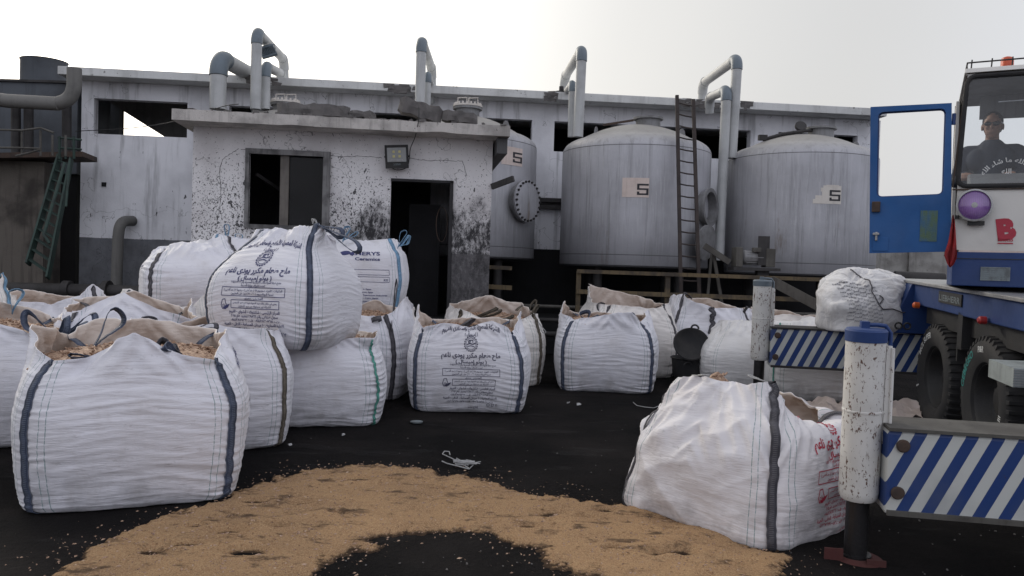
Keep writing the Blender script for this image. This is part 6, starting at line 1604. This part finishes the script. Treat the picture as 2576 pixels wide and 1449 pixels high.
# red cloth hanging beside the cab
b = B(); nx, ny = 8, 16; p_ = [at(2398, 542, 7.08), at(2406, 542, 7.05)]; lft = [(2396, 541), (2392, 570), (2385, 610), (2374, 640), (2382, 662), (2388, 672)]; rgt = [(2399, 541), (2404, 575), (2406, 612), (2408, 645), (2400, 665), (2391, 673)]
vs = []
for j in range(ny + 1):
    t = j / ny * 5; i0 = min(int(t), 4); f_ = t - i0
    a = Vector((lft[i0][0] * (1 - f_) + lft[i0 + 1][0] * f_, lft[i0][1] * (1 - f_) + lft[i0 + 1][1] * f_)); c = Vector((rgt[i0][0] * (1 - f_) + rgt[i0 + 1][0] * f_, rgt[i0][1] * (1 - f_) + rgt[i0 + 1][1] * f_))
    for i in range(nx + 1):
        q = a.lerp(c, i / nx); vs.append(at(q.x, q.y, 7.06 + .02 * math.sin(i * 1.6 + j * .3)))
b.add(vs, [(j * (nx + 1) + i, j * (nx + 1) + i + 1, (j + 1) * (nx + 1) + i + 1, (j + 1) * (nx + 1) + i) for j in range(ny) for i in range(nx)], True)
tag(b.build('red_cloth', 'red_cloth'), 'red cloth hanging between the open blue door and the cab', 'cloth')
b = B(); b.tube([at(2250, 700, 17.5), at(2375, 706, 17.3)], .16, 16); tag(b.build('floor_pipe', 'steel_dark'), 'thick dark pipe seen under the open crane door', 'pipe')

# ------------------------------------------------------------------ the driver
def remesh(b, name, mat, vox, parent, sm=3):
    me = bpy.data.meshes.new('tmp'); me.from_pydata([tuple(v) for v in b.v], [], b.f); o = bpy.data.objects.new('tmp', me); COL.objects.link(o)
    m_ = o.modifiers.new('r', 'REMESH'); m_.mode = 'VOXEL'; m_.voxel_size = vox; m_.use_smooth_shade = True
    s_ = o.modifiers.new('s', 'SMOOTH'); s_.iterations = sm; s_.factor = .5
    bpy.context.view_layer.update()
    me2 = bpy.data.meshes.new_from_object(o.evaluated_get(bpy.context.evaluated_depsgraph_get())); bpy.data.objects.remove(o); me2.materials.clear(); me2.materials.append(M[mat])
    me2.polygons.foreach_set('use_smooth', [True] * len(me2.polygons))
    return put(bpy.data.objects.new(name, me2), parent)
def ell(b, c, r, seg=20, rot=None):
    pr = [(math.cos(a), math.sin(a)) for a in np.linspace(-PI / 2, PI / 2, 13)]
    m_ = Matrix.Translation(c) @ (rot.to_4x4() if rot is not None else Matrix()) @ Matrix.Diagonal((*r, 1))
    pr[0] = (1e-4, -1); pr[-1] = (1e-4, 1)
    b.lathe(pr, seg, m_); n_ = seg
def limb(b, pts, rs): b.tube(pts, rs, 16, True); [ell(b, p, (r, r, r), 14) for p, r in zip(pts, rs)]
pz = at(2497, 318, 7.85)
per = thing('person', 'driver in dark jacket and sunglasses seated behind the crane windscreen', 'person', (pz.x, pz.y, pz.z), (0, 0, R(-33))); per.scale = (1.1, 1.1, 1.1)
b = B()                                   # origin at the middle of the head, facing -y
ell(b, (0, .01, .03), (.076, .095, .095)); ell(b, (0, -.012, -.035), (.062, .075, .075)); ell(b, (0, -.035, -.085), (.034, .035, .028)); ell(b, (0, -.090, -.018), (.013, .020, .016)); ell(b, (0, -.082, .006), (.010, .015, .03))
ell(b, (0, -.078, -.053), (.025, .012, .006)); ell(b, (0, -.077, -.064), (.021, .011, .007)); ell(b, (-.03, -.078, .038), (.024, .012, .008)); ell(b, (.03, -.078, .038), (.024, .012, .008))
for sg in (-1, 1): ell(b, (sg * .080, .012, -.005), (.010, .022, .032)); ell(b, (sg * .034, -.07, -.02), (.02, .018, .018))
limb(b, [(0, .02, -.06), (0, .035, -.16)], [.052, .058])
limb(b, [(0, .04, -.20), (0, .05, -.42), (0, .04, -.68)], [.10, .125, .125])
limb(b, [(-.17, .045, -.215), (.17, .045, -.215)], [.058, .058])
hands = []
for sg in (-1, 1):
    sh_, el, wr = Vector((sg * .19, .04, -.22)), Vector((sg * .25, -.04, -.48)), Vector((sg * .17, -.29, -.46))
    limb(b, [sh_, el, wr], [.052, .042, .028])
    palm = wr + Vector((-sg * .01, -.055, .0)); b.box(palm, (.072, .085, .026)); ell(b, tuple(palm), (.038, .048, .018))
    for f_i, (fx, L1) in enumerate(((-.029, .062), (-.010, .072), (.010, .068), (.028, .054))):
        b0 = palm + Vector((fx, -.038, 0)); limb(b, [b0, b0 + Vector((0, -L1 * .45, -.010)), b0 + Vector((0, -L1 * .62, -.036)), b0 + Vector((0, -L1 * .4, -.055))], [.0095, .0088, .008, .007])
    t0_ = palm + Vector((-sg * .036, .02, 0)); limb(b, [t0_, t0_ + Vector((-sg * .025, -.028, -.006)), t0_ + Vector((-sg * .022, -.055, -.022))], [.012, .0105, .009])
    limb(b, [(sg * .09, .04, -.70), (sg * .11, -.36, -.70), (sg * .11, -.38, -1.08)], [.08, .062, .045]); limb(b, [(sg * .11, -.38, -1.10), (sg * .11, -.52, -1.13)], [.04, .032])
remesh(b, 'body', 'skin', .0065, per, 2)
b = B(); limb(b, [(0, .04, -.215), (0, .05, -.42), (0, .04, -.70)], [.118, .142, .142]); limb(b, [(-.18, .045, -.222), (.18, .045, -.222)], [.068, .068]); limb(b, [(0, .035, -.155), (0, .04, -.2)], [.066, .08])
for sg in (-1, 1): limb(b, [Vector((sg * .20, .04, -.23)), Vector((sg * .262, -.04, -.485)), Vector((sg * .178, -.265, -.46))], [.066, .054, .040])
for sg in (-1, 1): ell(b, (sg * .11, -.03, -.30), (.08, .07, .10))
remesh(b, 'jacket', 'shirt', .009, per, 3)
b = B()
for sg in (-1, 1): limb(b, [(sg * .09, .04, -.70), (sg * .11, -.36, -.70), (sg * .11, -.385, -1.02)], [.092, .074, .058])
limb(b, [(-.06, .05, -.70), (.06, .05, -.70)], [.12, .12]); remesh(b, 'trousers', 'strap_dark', .012, per, 3)
b = B(); ell(b, (0, .022, .045), (.082, .098, .092)); ell(b, (0, .045, .0), (.078, .075, .085)); hb = B()
for f in b.f:
    c = sum((b.v[i] for i in f), Vector()) / len(f)
    if c.y > -.052 + max(0, .045 - c.z) * 1.4 and c.z > -.05: hb.add([b.v[i] for i in f], [tuple(range(len(f)))], True)
hb.build('hair', 'hair', per)
b = B()
for sg in (-1, 1): ell(b, (sg * .033, -.093, .010), (.028, .007, .019))
b.tube([(-.08, .0, .018), (-.066, -.085, .018), (0, -.101, .018), (.066, -.085, .018), (.08, .0, .018)], .003, 6); b.build('sunglasses', 'glasses', per)
for o in list(bpy.data.objects):
    if o.parent is None and o.type in ('MESH', 'EMPTY') and 'label' not in o.keys() and 'kind' not in o.keys(): print('UNTAGGED', o.name)
